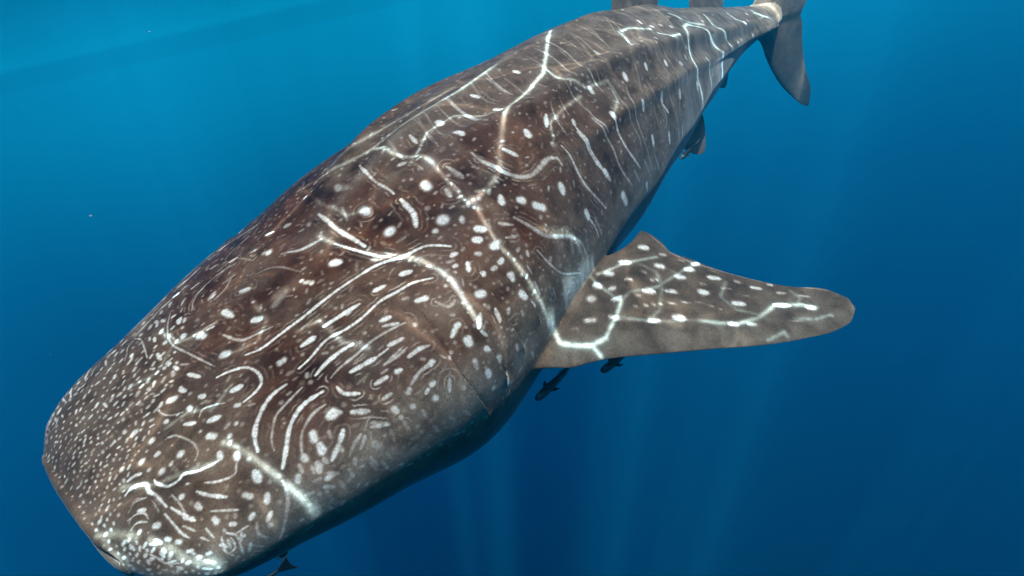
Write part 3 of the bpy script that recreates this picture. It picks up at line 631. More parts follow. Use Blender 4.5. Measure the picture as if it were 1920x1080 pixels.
[162,8,600,-126,611,-133],[89,9,81,-475,92,-412],[93,7,153,-63,163,-56],[70,8,31,-202,31,-202],[92,7,0,-286,10,-265],[191,8,685,-489,685,-510],[104,7,71,-35,71,-56],[123,9,254,-216,264,-216],[84,7,153,-349,163,-342],
[173,8,664,-133,674,-133],[100,9,153,-202,163,-202],[136,9,234,209,244,202],[177,7,458,-49,468,-56],[126,7,112,-419,112,-426],[81,9,51,202,51,195],[98,9,163,14,163,14],[73,7,0,84,0,84],[176,7,833,-503,843,-524],
[83,7,51,-21,51,-21],[96,8,325,-14,325,-21],[106,8,254,-49,264,-42],[201,8,621,0,632,-7],[101,9,153,175,163,161],[139,7,244,-635,244,-698],[110,7,20,-84,31,-77],[76,8,81,154,81,154],[122,8,295,-768,305,-754],
[126,7,336,-349,346,-370],[90,9,41,21,51,28],[123,7,0,-84,0,-91],[107,7,142,251,153,258],[122,7,254,147,264,140],[211,8,716,-195,716,-188],[108,9,244,21,254,21],[121,9,336,-56,346,-56],[105,8,224,-14,224,-7],
[95,8,163,-14,163,-14],[95,7,325,-112,325,-112],[78,9,142,-7,142,-7],[84,8,10,440,10,419],[164,8,529,-216,539,-223],[104,9,254,-489,264,-489],[136,7,407,-237,417,-230],[101,7,122,384,132,384],[93,7,122,-77,122,-77],
[167,9,801,-370,801,-412],[101,7,92,251,102,251],[100,7,10,244,10,237],[111,7,264,84,264,84],[85,7,132,133,132,126],[100,9,224,-42,224,-49],[124,9,447,21,458,21],[137,9,488,63,498,56],[138,7,886,-307,907,-328],
[126,8,447,-195,468,-209],[202,7,886,-475,907,-517],[130,8,142,-635,142,-726],[115,9,173,-112,183,-119],[96,7,122,-600,132,-572],[94,7,102,-182,102,-195],[90,9,102,0,112,7],[143,9,437,-586,447,-607],
[103,8,163,-754,173,-768],[116,9,356,-496,356,-482],[141,7,488,-272,498,-300],[192,7,569,-7,590,-14],[105,7,203,-475,203,-482],[111,9,203,49,214,49],[161,7,508,-21,508,-28],[107,8,31,77,41,84],[145,8,529,-63,539,-70],
[86,8,10,161,10,154],[102,8,102,-119,102,-112],[118,9,366,42,376,28],[113,8,366,84,366,84],[148,7,275,-663,285,-621],[100,8,214,-272,214,-279],[202,8,738,-461,748,-475],[99,7,285,175,285,175],[101,9,20,-342,20,-363],
[92,9,61,-112,61,-112],[77,9,183,126,193,126],[191,7,569,-251,590,-251],[103,9,81,42,92,49],[103,9,163,49,173,42],[89,7,173,-216,183,-202],[72,9,31,-112,31,-133],[152,9,674,-21,674,-28],[162,9,621,-188,632,-195],
[116,8,264,-91,264,-84],[138,8,315,28,315,21],[122,7,386,-335,386,-328],[103,9,203,-91,203,-91],[131,9,325,-447,336,-468],[86,9,10,-607,20,-565],[123,8,244,-901,254,-908],[151,7,621,-293,632,-293],
[146,9,519,-426,539,-433],[87,9,285,-251,285,-251],[137,8,356,-670,366,-698],[88,7,163,314,173,321],[102,7,112,-35,122,-42],[69,9,51,-524,51,-531],[93,9,51,391,51,391],[123,7,102,461,102,454],[173,8,664,-635,674,-628],
[117,7,458,63,468,63],[122,8,305,-335,315,-328],[99,8,214,-719,214,-719],[89,8,193,63,193,63],[98,9,163,-489,163,-496],[106,8,122,-314,132,-321],[81,8,224,-168,224,-168],[72,7,51,279,51,272],[108,7,234,-63,234,-63],
[161,9,843,-335,854,-328],[110,7,122,321,122,314],[128,8,81,349,92,335],[93,8,132,209,132,195],[116,9,417,-433,417,-419],[90,7,275,-405,275,-391],[95,7,112,-531,112,-559],[104,8,264,0,275,0],[107,9,183,-377,183,-370],
[87,7,61,63,71,63],[105,7,234,119,234,119],[92,8,112,-133,122,-133],[95,9,31,154,31,140],[103,8,193,-63,193,-70],[93,9,92,-691,92,-761],[85,9,71,-7,71,-7],[86,8,102,-251,102,-251],[92,7,254,-147,264,-147],
[82,9,254,-307,264,-300],[129,9,748,-126,759,-133],[97,8,244,-7,244,-7],[84,9,203,-28,214,-21],[122,8,112,-942,122,-838],[98,9,0,398],[154,9,325,-635,336,-635],[87,8,92,-7,92,-14],[80,9,31,-489,41,-426],
[97,8,295,-21,295,-21],[81,8,224,-216,224,-216],[110,8,356,-265,356,-272],[107,8,437,-84,447,-77],[197,9,949,-559,971,-545],[74,9,112,105,112,98],[81,9,10,28,10,28],[68,7,71,-195,81,-188],[104,8,0,328,0,321],
[90,9,142,-440,142,-454],[98,9,61,447,61,440],[97,9,71,286,81,286],[73,9,224,14,224,14],[196,8,539,-321,559,-328],[132,8,508,-168,519,-182],[71,8,10,-202,20,-182],[80,9,102,-370,102,-363],[157,7,397,-154,417,-147],
[97,9,41,510,41,489],[108,9,386,-35,386,-28],[92,7,234,161,234,161],[93,7,71,-454,71,-461],[76,9,234,84,234,77],[70,8,112,-188,122,-188],[100,8,92,202,92,202],[73,9,71,209,71,195],[135,9,224,-398,234,-426],
[98,8,285,-56,285,-56],[188,7,569,-545,569,-552],[89,9,102,307,112,293],[127,7,508,-524,519,-552],[113,8,61,28,71,21],[111,7,417,21,427,7],[74,7,31,202,31,202],[106,7,153,112,153,112],[130,7,822,-182,822,-175],
[133,9,366,-119,376,-119],[138,9,590,7,600,14],[128,7,346,-7,346,-14],[89,9,0,-161,0,-161],[96,7,0,147],[77,8,102,-21,112,-14],[68,8,71,-126,81,-119],[142,9,458,-468,468,-468],[65,9,51,-84,51,-84],[75,7,41,-244,41,-244],
[125,9,386,-70,397,-77],[72,9,142,-42,142,-35],[139,8,508,-105,508,-105],[110,7,295,0,295,0],[153,7,611,-433,611,-440],[94,9,0,49],[124,9,417,-307,427,-321],[96,8,51,-747,61,-719],[93,9,325,105,336,98],
[74,8,0,-398,10,-342],[122,7,295,70,305,63],[152,9,376,-454,386,-447],[91,9,346,21,346,21],[103,9,163,-98,163,-98],[125,8,468,-7,478,-7],[112,8,376,140,386,126],[124,9,580,-63,590,-63],[81,7,122,7,132,7],
[72,8,153,77,153,70],[65,9,61,-265,61,-265],[132,7,437,-147,447,-161],[115,8,376,0,376,0],[122,9,244,-370,254,-384],[98,9,193,-140,193,-133],[165,8,674,-230,674,-230],[71,8,132,-168,142,-168],[101,8,275,119,285,126],
[99,7,142,342,142,342],[75,9,92,14,92,14],[72,7,20,-461,31,-426],[116,7,153,-272,153,-286],[91,7,102,398,102,398],[80,7,112,223,112,216],[81,9,173,258,173,251],[126,8,664,-63,674,-63],[187,8,748,-677,748,-649],
[84,8,0,244],[92,8,122,-14,132,-7],[116,7,386,-670,397,-684],[88,9,20,-642,31,-579],[93,8,51,579,51,565],[180,7,748,-202,759,-216],[93,7,132,-391,142,-363],[82,9,183,7,183,7],[88,9,163,-161,173,-147],
[83,8,132,-91,142,-77],[73,9,153,209,153,202],[74,8,173,147,173,133],[82,7,132,-251,142,-244],[131,8,305,-572,315,-579],[130,8,478,21,488,14],[105,9,315,-161,315,-168],[103,7,285,-140,285,-147],[159,7,854,-209,865,-223],
[98,8,305,175,305,175],[100,8,264,188,264,188],[69,9,142,28,142,21],[100,7,264,28,264,14],[120,9,590,-182,590,-182],[107,9,183,-859,193,-894],[89,9,71,-810,71,-831],[90,9,102,-482,102,-489],[107,8,0,1047],
[95,7,92,824,92,796],[137,9,51,810,61,775],[106,9,20,1522,31,1361],[107,9,0,942,10,915],[102,7,92,1250,102,1201],[99,9,51,984,51,977],[76,8,0,1333],[103,7,0,1243,0,1187],[104,9,51,1173,61,1110],[109,7,81,1389,92,1340],
[133,8,173,1299,183,1292],[135,7,142,1138,153,1096],[126,9,0,1682,0,1689],[119,8,81,1019,92,998],[96,9,20,1138,31,1068],[120,7,132,1389,142,1361],[100,8,61,1319,71,1285],[80,7,122,1389,122,1368],[87,8,61,1445,71,1375],
[109,8,20,754,20,747],[87,7,20,1019,20,991],[90,7,10,1326,10,1326],[91,8,102,949,102,935],[94,9,112,977,122,956],[105,7,173,1459,173,1445],[118,8,132,1257,132,1236],[129,9,203,1564,203,1564],[97,8,41,1145,51,1068],
[83,9,31,845,31,838],[107,7,0,845,0,831],[114,7,31,1557,41,1480],[83,8,163,1257,173,1222],[104,7,193,1410,193,1417],[104,9,122,1124,122,1117],[91,9,153,1445,153,1431],[91,9,41,922,51,873],[96,9,71,775,81,740],
[103,9,61,1019,71,977],[99,8,20,1333,31,1285],[110,9,92,1082,102,1068],[95,9,102,887,112,859],[93,9,183,1522,183,1522],[105,7,0,1557,0,1487],[102,7,224,1592,224,1592]]
# marks of the left pectoral fin in its plane: width in 0.1 mm, strength/10, then (a, b) in mm
FIN_MARKS = [[253,10,676,4,697,29],[180,9,708,96,723,114],[246,10,527,-9,549,25],[229,10,622,116,644,147],[224,10,418,-13,433,3],[226,10,632,224,655,250],[171,8,447,69,467,89],[138,8,527,150,552,173],[269,10,325,-6,330,2],
[185,8,350,51,372,61],[211,10,740,328,769,367],[212,10,704,229,731,254],[197,9,763,232,787,255],[203,10,447,165,479,198],[187,9,517,230,547,268],[257,10,625,343,643,367],[280,9,241,22,252,26],[183,9,300,90,346,110],
[259,9,116,-23,143,-29],[104,5,721,403,749,436],[192,10,826,496,851,533],[158,6,809,429,815,445],[132,7,901,544,913,564],[157,7,881,598,907,625],[140,6,942,681,968,717],[238,10,673,480,704,517],[206,10,799,619,845,669],
[223,10,896,734,916,761],[224,9,132,75,163,100],[178,9,221,133,246,172],[195,9,317,261,353,293],[246,10,411,329,437,363],[181,9,553,520,578,549],[182,9,610,579,635,605],[104,5,669,317,690,341],[122,5,538,94,552,112],
[67,7,326,166,401,227,485,295,556,363,584,415,601,463],[81,4,254,182,292,235],[117,5,400,149,414,160],[107,5,743,171,751,197],[89,4,787,310,802,343],[86,5,754,493,768,515],[105,4,645,185,653,210],[87,5,441,-53,464,-47],
[104,5,891,697,908,718],[102,5,921,822,934,844],[84,4,767,711,811,756],[142,4,63,57,76,78],[81,4,791,-6,761,119,771,217,820,344,896,505,995,655,1072,767]]

shark = bpy.data.objects.new('whale_shark', None)
scene.collection.objects.link(shark)
shark.matrix_world = Matrix.Translation(TT) @ RT.to_4x4()
tag(shark, 'huge brown whale shark patterned with white spots and wavy lines, swimming down to the left', 'whale shark')

def paint(bo):
    me = bo.data
    n = len(me.vertices); co = np.zeros(n * 3, np.float32); me.vertices.foreach_get('co', co); co = co.reshape(-1, 3).astype(float)
    s = np.clip(-co[:, 0] / LEN, 0, .8)
    x, y, z = spine(s)
    ly, lz = co[:, 1] - y, co[:, 2] - z
    w = pchip(s, ST, HALF_W); ht = pchip(s, ST, TOP_H); hb = pchip(s, ST, BOT_H)
    phi = np.arctan2(ly / w, lz / np.where(lz > 0, ht, hb))
    ex = np.where(lz > 0, pchip(s, ST, ROUND), pchip(s, ST, ROUND_LOW))
    q = (np.abs(ly / w) ** ex + np.abs(lz / np.where(lz > 0, ht, hb)) ** ex) ** (1 / ex)
    off = q > 1.25                                      # standing out from the trunk: fins
    off |= co[:, 0] < -0.8 * LEN - 0.02
    marks = np.zeros(n); lines = np.zeros(n)
    # left and right pectorals
    def fin_coords(P):
        d = P - PEC_O
        return d @ PEC_A, d @ PEC_B, d @ np.cross(PEC_A, PEC_B)
    finmask = np.zeros(n, bool); finb = np.zeros(n); fina = np.zeros(n); finc = np.zeros(n)
    for side in (1, -1):
        P = co.copy(); P[:, 1] *= side
        a, b, c = fin_coords(P)
        m = (np.abs(c) < .07) & (b > -.16) & (a > -.32) & (a < 1.5) & (q > 1.05)
        finmask |= m; fina[m] = a[m]; finb[m] = b[m]; finc[m] = -c[m]
    fi = np.nonzero(finmask)[0]
    kd = kdtree.KDTree(len(fi))
    for k, i in enumerate(fi): kd.insert((fina[i], finb[i], 0.0), k)
    kd.balance()
    def prof(d, r):
        return smooth01((1.32 - d / r) / 0.95)
    def stamp(kd, idx, pts, r0, st0):
        n_ = len(pts)
        r0 = r0 * (1.22 if n_ < 7 else 1.12)
        for q, p in enumerate(pts):
            t = q / max(n_ - 1, 1)
            v3 = Vector(p) * 16.0
            wob = noise.noise(v3)                       # uneven, beaded lines that thin out at their ends
            bead = noise.noise(v3 * 5.5)
            end = 1.0 if n_ < 5 else 0.68 + 0.32 * smooth01(min(t, 1 - t) * 5)
            r = r0 * end * (1.0 + 0.22 * wob + 0.22 * bead); st = st0 * (0.9 + 0.22 * wob + (0.30 * bead if n_ > 6 else 0))
            for _, k, d in kd.find_range(p, r * 1.33):
                v = st * prof(d, r); i = idx[k]
                if v > marks[i]: marks[i] = v
                if n_ >= 9 and v > lines[i]: lines[i] = v
    def dens(P, r):
        out = [P[0]]
        for a, b in zip(P[:-1], P[1:]):
            L_ = np.linalg.norm(b - a); k = max(1, int(L_ / (r * 0.45)))
            out += [a + (b - a) * (j + 1) / k for j in range(k)]
        return out
    def smooth_line(P):
        if len(P) < 3: return P
        out = [P[0]]
        for i in range(len(P) - 1):
            p0 = P[max(i - 1, 0)]; p1 = P[i]; p2 = P[i + 1]; p3 = P[min(i + 2, len(P) - 1)]
            for t in (.25, .5, .75, 1.0):
                out.append(.5 * ((2 * p1) + (-p0 + p2) * t + (2 * p0 - 5 * p1 + 4 * p2 - p3) * t * t + (-p0 + 3 * p1 - 3 * p2 + p3) * t ** 3))
        return np.array(out)
    for f in FIN_MARKS:
        r = f[0] * 1e-4 / 2 * 1.22; P = np.array(f[2:], float).reshape(-1, 2) * 1e-3
        P = np.c_[P, np.zeros(len(P))]
        stamp(kd, fi, dens(smooth_line(P), r), r, f[1] * .1)
    fm = marks.copy()
    bi = np.nonzero(~finmask)[0]
    kb = kdtree.KDTree(len(bi))
    for k, i in enumerate(bi): kb.insert(co[i], k)
    kb.balance()
    for f in MARKS:
        r = max(f[0] * 1e-4 / 2, 0.0028); Q = np.array(f[2:], float).reshape(-1, 2)
        ss, ff = Q[:, 0] * 1e-4, Q[:, 1] * 1e-3
        uv = np.stack([ss, ff], 1)
        uv = smooth_line(uv)
        for side in ((1, -1) if ff.min() > .62 else (1,)):
            P = body_point(uv[:, 0], uv[:, 1] * side)
            stamp(kb, bi, dens(P, r), r, f[1] * .1)
    # thin pale cross stripes along the back and flanks behind the shoulders
    r_ = random.Random(11)
    ssp = .33
    while ssp < .775:
        for side in (1, -1):
            f0 = math.radians(r_.uniform(2, 10)); ph0 = r_.uniform(0, 6)
            while f0 < math.radians(92):
                f1 = f0 + math.radians(r_.uniform(14, 46))
                nn = 9
                ff = np.linspace(f0, min(f1, math.radians(95)), nn)
                sv = ssp + .0014 * np.sin(ff * 4 + ph0) - .034 * np.minimum(ff - .62, 0) + .012 * np.maximum(ff - .75, 0)
                P = body_point(np.clip(sv, .25, .795), ff * side)
                r = r_.uniform(.0048, .0075)
                if ssp > .42 or f0 < .45: stamp(kb, bi, dens(P, r), r, r_.uniform(.30, .58))
                f0 = f1 + math.radians(r_.uniform(2, 12))
        if ssp > .45 and r_.random() < .75:            # rows of round spots on the tail stock
            for side in (1, -1):
                for f_ in (.55, .95, 1.3):
                    if r_.random() < .35:
                        f_ += r_.uniform(-.12, .12)
                        P = body_point(np.array([ssp - .006, ssp - .003]), np.array([f_ * side, (f_ + .02) * side]))
                        stamp(kb, bi, dens(P, .012), r_.uniform(.010, .015), r_.uniform(.7, 1.0))
        ssp += r_.uniform(.0115, .0165)
    # faint maze of thin lines that runs parallel to the bold marks
    strong = np.nonzero((lines > .5) & ~finmask & (s < .40))[0]
    zone = np.nonzero(~finmask & (s > .055) & (s < .34) & (np.abs(phi) < 1.75))[0]
    kq = kdtree.KDTree(len(strong[::3]))
    for i in strong[::3]: kq.insert(co[i], int(i))
    kq.balance()
    gap = np.array([kq.find(co[i])[2] for i in zone])
    halo = np.zeros(n)
    ph_ = np.array([noise.noise(Vector(co[i]) * 5.0) for i in zone])
    br_ = np.array([noise.noise(Vector(co[i]) * 24.0) for i in zone])
    wave = np.clip(np.cos(2 * math.pi * (gap - .0155) / .021 + ph_ * 1.2), 0, 1) ** 2
    wave *= np.where(gap < .027, 1.0, .7 * smooth01((.052 - gap) / .008))
    fade = smooth01((s[zone] - .055) / .03) * smooth01((.34 - s[zone]) / .06) * smooth01((gap - .008) / .005)
    halo[zone] = wave * fade * smooth01((br_ + .12) / .4) * np.clip(.55 + .5 * ph_, .15, .75)
    marks = np.maximum(marks, halo * .80 * (1 - smooth01((marks - .05) / .2)))
    # small soft spots and dashes fill the bare skin between the bold marks
    rs = random.Random(23)
    bold = np.nonzero((marks > .30) & ~finmask & (s < .48))[0][::4]
    kb2 = kdtree.KDTree(len(bold))
    for i in bold: kb2.insert(co[i], int(i))
    kb2.balance()
    placed = []
    for _ in range(5200):
        ss, f_ = rs.uniform(.03, .46), rs.uniform(-1.25, 1.72)
        P0 = body_point(np.array([ss]), np.array([f_]))[0]
        keep = .022 if ss < .25 else .034
        if kb2.find(P0)[2] < keep * .62: continue
        if any((P0[0] - p_[0]) ** 2 + (P0[1] - p_[1]) ** 2 + (P0[2] - p_[2]) ** 2 < keep ** 2 for p_ in placed[-900:]): continue
        placed.append(P0)
        ln = rs.uniform(.0, .022) if rs.random() < .5 else 0
        ang = rs.gauss(0.15, .5); rloc = .5
        t_ = np.linspace(-.5, .5, 5) * ln
        Q = body_point(ss + t_ * math.cos(ang) / LEN, f_ + t_ * math.sin(ang) / rloc)
        r = rs.uniform(.0042, .0078)
        stamp(kb, bi, dens(Q, r), r, rs.uniform(.20, .58))
    # undersides of the fins carry no marks
    marks[finmask & (finc < -0.004)] *= 0.1
    a_phi = np.abs(phi)
    pale = smooth01((a_phi - np.radians(50 + 14 * smooth01((s - .13) / .05))) / math.radians(30)) * (0.35 + 0.65 * smooth01((.235 - s) / .05))
    pale = pale * smooth01((math.radians(99) - a_phi) / .12) * smooth01((.62 - s) / .2)
    pale = np.maximum(pale, 0.9 * smooth01((a_phi - math.radians(135)) / math.radians(25)))
    pale[finmask] = np.where(finc[finmask] < -0.004, 0.8, 0.04)
    # lighter band along the leading edge of each pectoral
    lead = np.interp(finb, [p[1] for p in PEC_LEAD], [p[0] for p in PEC_LEAD])
    band = smooth01((0.24 - (fina - lead)) / .12) * smooth01((finb - .02) / .1)
    pale[finmask] = np.maximum(pale[finmask], 0.55 * band[finmask])
    # rich dark brown saddle over the head and shoulders, greyer towards the tail and snout
    rich = smooth01((s - .035) / .06) * smooth01((.44 - s) / .22) * smooth01((math.radians(86) - a_phi) / .5)
    rp = np.radians(np.interp(s, RIDGES[1][0], RIDGES[1][1]))
    rr = 0.5 * (pchip(s, ST, HALF_W) + pchip(s, ST, TOP_H))
    back = smooth01((rp - a_phi) * rr / .05) * smooth01((s - .17) / .08)
    rich *= 1 - .75 * back  # back greyed above the side ridge, standing in for its silvery reflection
    stripe = np.exp(-(a_phi * rr / .028) ** 2) * .55 + np.exp(-((a_phi - rp + .01) * rr / .030) ** 2) * .30  # ridge highlights painted in as pale bands along median and side ridges
    pale = np.maximum(pale, stripe * smooth01((s - .12) / .1) * smooth01((.75 - s) / .15) * ~off)
    rich[finmask] = 0.25 * smooth01((.35 - finb[finmask]) / .3)
    under = smooth01((a_phi - math.radians(100)) / .2) * smooth01((math.radians(150) - a_phi) / .4)  # shade painted into the colour of the lower flank and belly
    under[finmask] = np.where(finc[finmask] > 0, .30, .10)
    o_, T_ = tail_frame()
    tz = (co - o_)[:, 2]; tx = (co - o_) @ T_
    under = np.maximum(under, .6 * smooth01((-tz - .12 + .25 * tx) / .18) * (tx > -.05))  # lower tail lobe darkened as well, its shade put into the colour
    pale = np.where(off & ~finmask, np.maximum(np.minimum(pale, 0.25), .22), pale)
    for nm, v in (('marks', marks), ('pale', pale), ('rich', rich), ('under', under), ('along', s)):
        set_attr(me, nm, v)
    # soften the seams where fins meet the trunk
    me.polygons.foreach_set('use_smooth', np.ones(len(me.polygons), dtype=bool))
    me.update()

def skin_material():
    m = Mat('spotted_shark_skin')
    tc = m.n('ShaderNodeTexCoord'); ob = tc.outputs['Object']
    grain = m.noise(ob, 170.0, 2.0, 0.6)
    mott = m.noise(ob, 9.0, 5.0, 0.62, 0.3)
    patch = m.noise(ob, 2.6, 3.0, 0.5, 0.4)
    rich = m.attr('rich'); pale = m.attr('pale'); marks = m.attr('marks')
    grey = m.mix(m.maprange(mott, .3, .7), (0.048, 0.028, 0.018), (0.185, 0.125, 0.086))
    grey2 = m.mix(m.maprange(mott, .3, .7), (0.092, 0.070, 0.053), (0.270, 0.218, 0.176))
    brown = m.mix(m.maprange(m.math('ADD', m.math('MULTIPLY', mott, .55), m.math('MULTIPLY', patch, .45)), .36, .62), (0.0150, 0.0038, 0.0014), (0.108, 0.0430, 0.0220))
    rich2 = m.math('MULTIPLY', rich, m.maprange(m.noise(ob, 3.1, 3.0, 0.55, 0.8), .38, .62, 1.0, .42, smooth=True))
    base = m.mix(rich2, m.mix(m.maprange(m.attr('along'), .30, .55), grey, grey2), brown)
    palec = m.mix(m.maprange(mott, .35, .7), (0.15, 0.112, 0.082), (0.275, 0.220, 0.172))
    base = m.mix(m.math('MULTIPLY', pale, m.maprange(mott, .25, .6, .55, 1.0), clamp=True), base, palec)
    base = m.mix(m.math('MULTIPLY', m.attr('under'), .8), base, (0.014, 0.030, 0.028))  # painted shade of belly and lower tail lobe, plus the pectorals' dark tone
    mk = m.math('MULTIPLY', marks, m.maprange(m.noise(ob, 120.0, 3.0, 0.65), .28, .52, .55, 1.0), clamp=True)
    mk = m.math('MULTIPLY', mk, m.maprange(mott, .25, .55, .72, 1.0), clamp=True)
    white = m.mix(m.maprange(marks, .25, .8), (0.40, 0.30, 0.23), m.mix(mott, (0.74, 0.70, 0.64), (0.88, 0.86, 0.82)))
    base = m.mix(mk, base, white)
    g2 = m.n('ShaderNodeMix', data_type='RGBA', blend_type='MULTIPLY')
    g2.inputs[0].default_value = 1.0
    m.l(base, g2.inputs[6])
    gg = m.n('ShaderNodeCombineColor')
    gv = m.maprange(grain, .28, .72, .68, 1.30)
    for i in range(3): m.l(gv, gg.inputs[i])
    m.l(gg.outputs[0], g2.inputs[7])
    bs = m.n('ShaderNodeBsdfPrincipled')
    m.l(g2.outputs[2], bs.inputs['Base Color'])
    bs.inputs['Roughness'].default_value = 0.42
    bs.inputs['IOR'].default_value = 1.16        # skin against water, not air
    bs.inputs['Sheen Weight'].default_value = 0.34
    bs.inputs['Sheen Roughness'].default_value = 0.24
    bs.inputs['Sheen Tint'].default_value = (0.85, 0.92, 1.0, 1)
    bump = m.n('ShaderNodeBump'); bump.inputs['Strength'].default_value = 0.35; bump.inputs['Distance'].default_value = 0.004
    m.l(m.math('ADD', m.math('MULTIPLY', grain, .5), m.noise(ob, 45.0, 3.0, .6)), bump.inputs['Height'])
    m.l(bump.outputs[0], bs.inputs['Normal'])
    m.l(bs.outputs[0], m.out.inputs['Surface'])
    return m.m
SKIN = skin_material()

body = make_shark_mesh()
body.parent = shark
paint(body)
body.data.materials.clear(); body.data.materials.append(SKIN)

def plain(name, c0, c1, rough=0.5, scale=30.0):
    m = Mat(name)
    tc = m.n('ShaderNodeTexCoord')
    col = m.mix(m.maprange(m.noise(tc.outputs['Object'], scale, 4.0, .6), .3, .7), c0, c1)
    bs = m.n('ShaderNodeBsdfPrincipled'); m.l(col, bs.inputs['Base Color']); bs.inputs['Roughness'].default_value = rough
    m.l(bs.outputs[0], m.out.inputs['Surface'])
    return m.m
SLIT = plain('gill_slit_skin', (0.030, 0.012, 0.007), (0.07, 0.03, 0.018), .7)
EYE = plain('eye_dark', (0.004, 0.004, 0.005), (0.012, 0.010, 0.010), .12)
EYE_RIM = plain('eye_rim', (0.30, 0.27, 0.24), (0.5, 0.46, 0.42), .5)

def tube(name, pts, rad, mat, parent, sides=8, flat=1.0, up=None):
    pts = np.array(pts, float); n = len(pts)
    T = np.gradient(pts, axis=0); T /= np.linalg.norm(T, axis=1)[:, None]
    up = np.array(up if up is not None else (0, 0, 1.0)); up = np.broadcast_to(up, pts.shape)
    A = np.cross(T, up); A /= np.linalg.norm(A, axis=1)[:, None] + 1e-9; Bv = np.cross(A, T)
    rad = np.broadcast_to(rad, (n,))
    th = np.linspace(0, 2 * math.pi, sides, endpoint=False)
    V = pts[:, None] + (A[:, None] * np.cos(th)[None, :, None] + Bv[:, None] * np.sin(th)[None, :, None] * flat) * rad[:, None, None]
    Fq = grid_faces(n, sides, wrap=True)
    me = np_mesh(name, V.reshape(-1, 3), Fq)
    me.materials.append(mat)
    return new_obj(name, me, parent)

for k, g in enumerate(GILLS):
    g = np.array(g)
    for side in (1, -1):
        t = np.linspace(0, 1, 40)
        ff = g[0, 1] + .05 + (g[-1, 1] - g[0, 1] - .10) * t
        ss = np.interp(ff, g[:, 1], g[:, 0]) + 0.0006
        P = body_point(ss, ff * side, 0.001)
        tube('gill_slit', P, 0.0042 * np.sin(np.pi * np.clip(t * .96 + .02, 0, 1)) ** .5 * (1.0 if k in (0, 4) else .75) + .0004, SLIT, shark, 8)

for side in (1, -1):                                    # small round eyes low on the corners of the head
    P = body_point(np.array([.046]), np.array([2.0 * side]))[0]
    bm = bmesh.new(); bmesh.ops.create_uvsphere(bm, u_segments=20, v_segments=12, radius=0.016)
    me = bpy.data.meshes.new('eye'); bm.to_mesh(me); bm.free()
    me.polygons.foreach_set('use_smooth', np.ones(len(me.polygons), dtype=bool)); me.materials.append(EYE)
    e = new_obj('eye', me, shark); e.location = P - np.array([0, .008 * side, 0])
    bm = bmesh.new()
    nrm = Vector((0, side, .12)).normalized(); q = nrm.to_track_quat('Z', 'Y')
    R_, r_ = .019, .005
    vs = [[bm.verts.new(q @ Vector(((R_ + r_ * math.cos(b)) * math.cos(a), (R_ + r_ * math.cos(b)) * math.sin(a), r_ * math.sin(b) + .004)))
           for b in [2 * math.pi * j / 8 for j in range(8)]] for a in [2 * math.pi * i / 28 for i in range(28)]]
    for i in range(28):
        for j in range(8):
            bm.faces.new((vs[i][j], vs[(i + 1) % 28][j], vs[(i + 1) % 28][(j + 1) % 8], vs[i][(j + 1) % 8]))
    me = bpy.data.meshes.new('eye_rim'); bm.to_mesh(me); bm.free()
    me.polygons.foreach_set('use_smooth', np.ones(len(me.polygons), dtype=bool)); me.materials.append(EYE_RIM)
    new_obj('eyelid', me, e)

# ------------------------------------------------------------------ remoras and drifting specks
REM_DARK = plain('remora_skin', (0.009, 0.011, 0.011), (0.026, 0.029, 0.028), .45, 18)
REM_PALE = plain('remora_belly', (0.07, 0.15, 0.15), (0.12, 0.22, 0.21), .5, 18)

def remora_body_mesh(L_):
    st = np.linspace(0, 1, 40)
    h = pchip(st, [0, .04, .15, .35, .6, .85, 1], [.004, .035, .058, .066, .052, .022, .016]) * L_
    w = pchip(st, [0, .04, .15, .35, .6, .85, 1], [.006, .050, .066, .060, .042, .015, .008]) * L_
    th = np.linspace(0, 2 * math.pi, 20, endpoint=False)
    V = np.stack([np.repeat((.5 - st)[:, None] * L_, 20, 1), w[:, None] * np.cos(th), h[:, None] * np.sin(th) * np.where(np.sin(th) > 0, .8, 1.1)], -1)
    return np_mesh('body', V.reshape(-1, 3), grid_faces(40, 20, wrap=True)), h, w

def blade(name, poly, thick, mat, parent, axis='y'):
    """thin fin from a closed outline in the x-z plane (axis y) or the x-y plane (axis z)"""
    bm = bmesh.new()
    def P(a, b, t): return (a, t, b) if axis == 'y' else (a, b, t)
    f0 = [bm.verts.new(P(a, b, thick / 2)) for a, b in poly]; f1 = [bm.verts.new(P(a, b, -thick / 2)) for a, b in poly]
    bm.faces.new(f0); bm.faces.new(f1[::-1])
    for i in range(len(poly)):
        j = (i + 1) % len(poly); bm.faces.new((f0[j], f0[i], f1[i], f1[j]))
    bmesh.ops.recalc_face_normals(bm, faces=bm.faces)
    me = bpy.data.meshes.new(name); bm.to_mesh(me); bm.free(); me.materials.append(mat)
    return new_obj(name, me, parent)

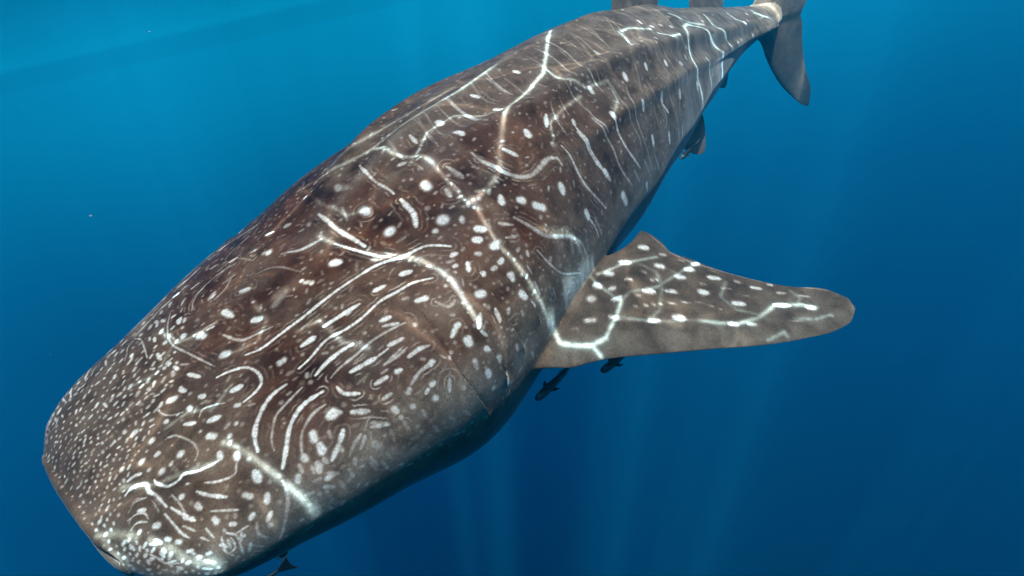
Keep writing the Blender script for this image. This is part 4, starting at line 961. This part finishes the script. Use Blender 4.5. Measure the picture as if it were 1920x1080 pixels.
def make_remora(L_, label, pos, heading, up, name='remora'):
    """pos, heading, up in shark space"""
    root = bpy.data.objects.new(name, None); scene.collection.objects.link(root)
    tag(root, label, 'remora', 'remoras riding along with the shark')
    me, h, w = remora_body_mesh(L_); me.materials.append(REM_DARK)
    new_obj('body', me, root)
    blade('tail_fin', [(-.47 * L_, .014 * L_), (-.52 * L_, .05 * L_), (-.615 * L_, .115 * L_), (-.60 * L_, .05 * L_), (-.595 * L_, 0), (-.60 * L_, -.05 * L_), (-.615 * L_, -.115 * L_), (-.52 * L_, -.05 * L_), (-.47 * L_, -.014 * L_)], .010 * L_, REM_DARK, root)
    blade('back_fin', [(-.02 * L_, .035 * L_), (-.10 * L_, .10 * L_), (-.22 * L_, .075 * L_), (-.36 * L_, .03 * L_), (-.36 * L_, .008 * L_), (-.02 * L_, .02 * L_)], .008 * L_, REM_DARK, root)
    blade('belly_fin', [(-.02 * L_, -.045 * L_), (-.10 * L_, -.12 * L_), (-.22 * L_, -.09 * L_), (-.36 * L_, -.035 * L_), (-.36 * L_, -.012 * L_), (-.02 * L_, -.03 * L_)], .008 * L_, REM_DARK, root)
    for sd in (1, -1):
        f = blade('side_fin', [(.24 * L_, .05 * L_ * sd), (.17 * L_, .12 * L_ * sd), (.09 * L_, .145 * L_ * sd), (.12 * L_, .08 * L_ * sd), (.16 * L_, .045 * L_ * sd)], .006 * L_, REM_DARK, root, 'z')
        f.location.z = -.008 * L_
    # pale belly stripe, and the ribbed sucker disc on top of the head
    st = np.linspace(.06, .8, 24); hh = np.interp(st, np.linspace(0, 1, 40), h); ww = np.interp(st, np.linspace(0, 1, 40), w)
    for sd in (1, -1):
        tube('side_stripe', np.stack([(.5 - st) * L_, sd * ww * .93, -hh * .34], 1), .012 * L_ * np.sin(np.pi * np.linspace(.03, .97, 24)) ** .5, REM_PALE, root, 8)
    t = np.linspace(0, 2 * math.pi, 18, endpoint=False)
    blade('sucker_disc', [(.37 * L_ + .095 * L_ * math.cos(a), .040 * L_ * math.sin(a)) for a in t], .016 * L_, REM_PALE, root, 'z').location.z = .036 * L_
    X = Vector(heading).normalized(); Z = Vector(up); Z = (Z - X * Z.dot(X)).normalized(); Y = Z.cross(X)
    rot = Matrix((X, Y, Z)).transposed()
    root.matrix_world = shark.matrix_world @ (Matrix.Translation(Vector(pos)) @ rot.to_4x4())
    return root

make_remora(.30, 'dark remora below the corner of the shark\'s head, its tail fin spread in open water', (-.139, .686, -.060), (1, -.40, -.10), (0, .1, 1))
make_remora(.27, 'dark remora with a pale teal stripe, tucked under the shark behind the gills', (-1.47, .765, -.325), (1, .02, .06), (0, .1, 1))
make_remora(.27, 'small remora clinging under the front edge of the shark\'s left pectoral fin', (-1.83, .832, -.455), (1, -.08, .10), (0, .3, 1))
make_remora(.20, 'small brown remora beside the shark\'s left pelvic fin, far back on the flank', (-3.10, .525, -.07), (1, .05, .02), (0, .5, 1))


def speck(pos, r, label):
    bm = bmesh.new(); bmesh.ops.create_icosphere(bm, subdivisions=2, radius=r)
    for v in bm.verts:
        k = 1 + .35 * math.sin(v.co.x / r * 3 + 1) * math.cos(v.co.z / r * 2.3)
        v.co = Vector((v.co.x * 1.35 * k, v.co.y * k, v.co.z * .8 * k))
    me = bpy.data.meshes.new('plankton'); bm.to_mesh(me); bm.free()
    me.polygons.foreach_set('use_smooth', np.ones(len(me.polygons), dtype=bool))
    m = bpy.data.materials.get('jelly') or plain('jelly', (.65, .78, .80), (.8, .9, .9), .3, 60)
    me.materials.append(m)
    o = new_obj('plankton', me); o.location = pos
    tag(o, label, 'plankton')
speck((-1.704, 2.741, -0.524), 0.006, "pale drifting speck in open water left of the shark's back, the brightest one")
speck((-2.228, 2.785, -1.129), 0.004, "faint drifting speck in the water just left of the shark's snout")
speck((-2.61, 6.213, 0.253), 0.009, 'faint drifting speck high up in the bright water at the upper left')
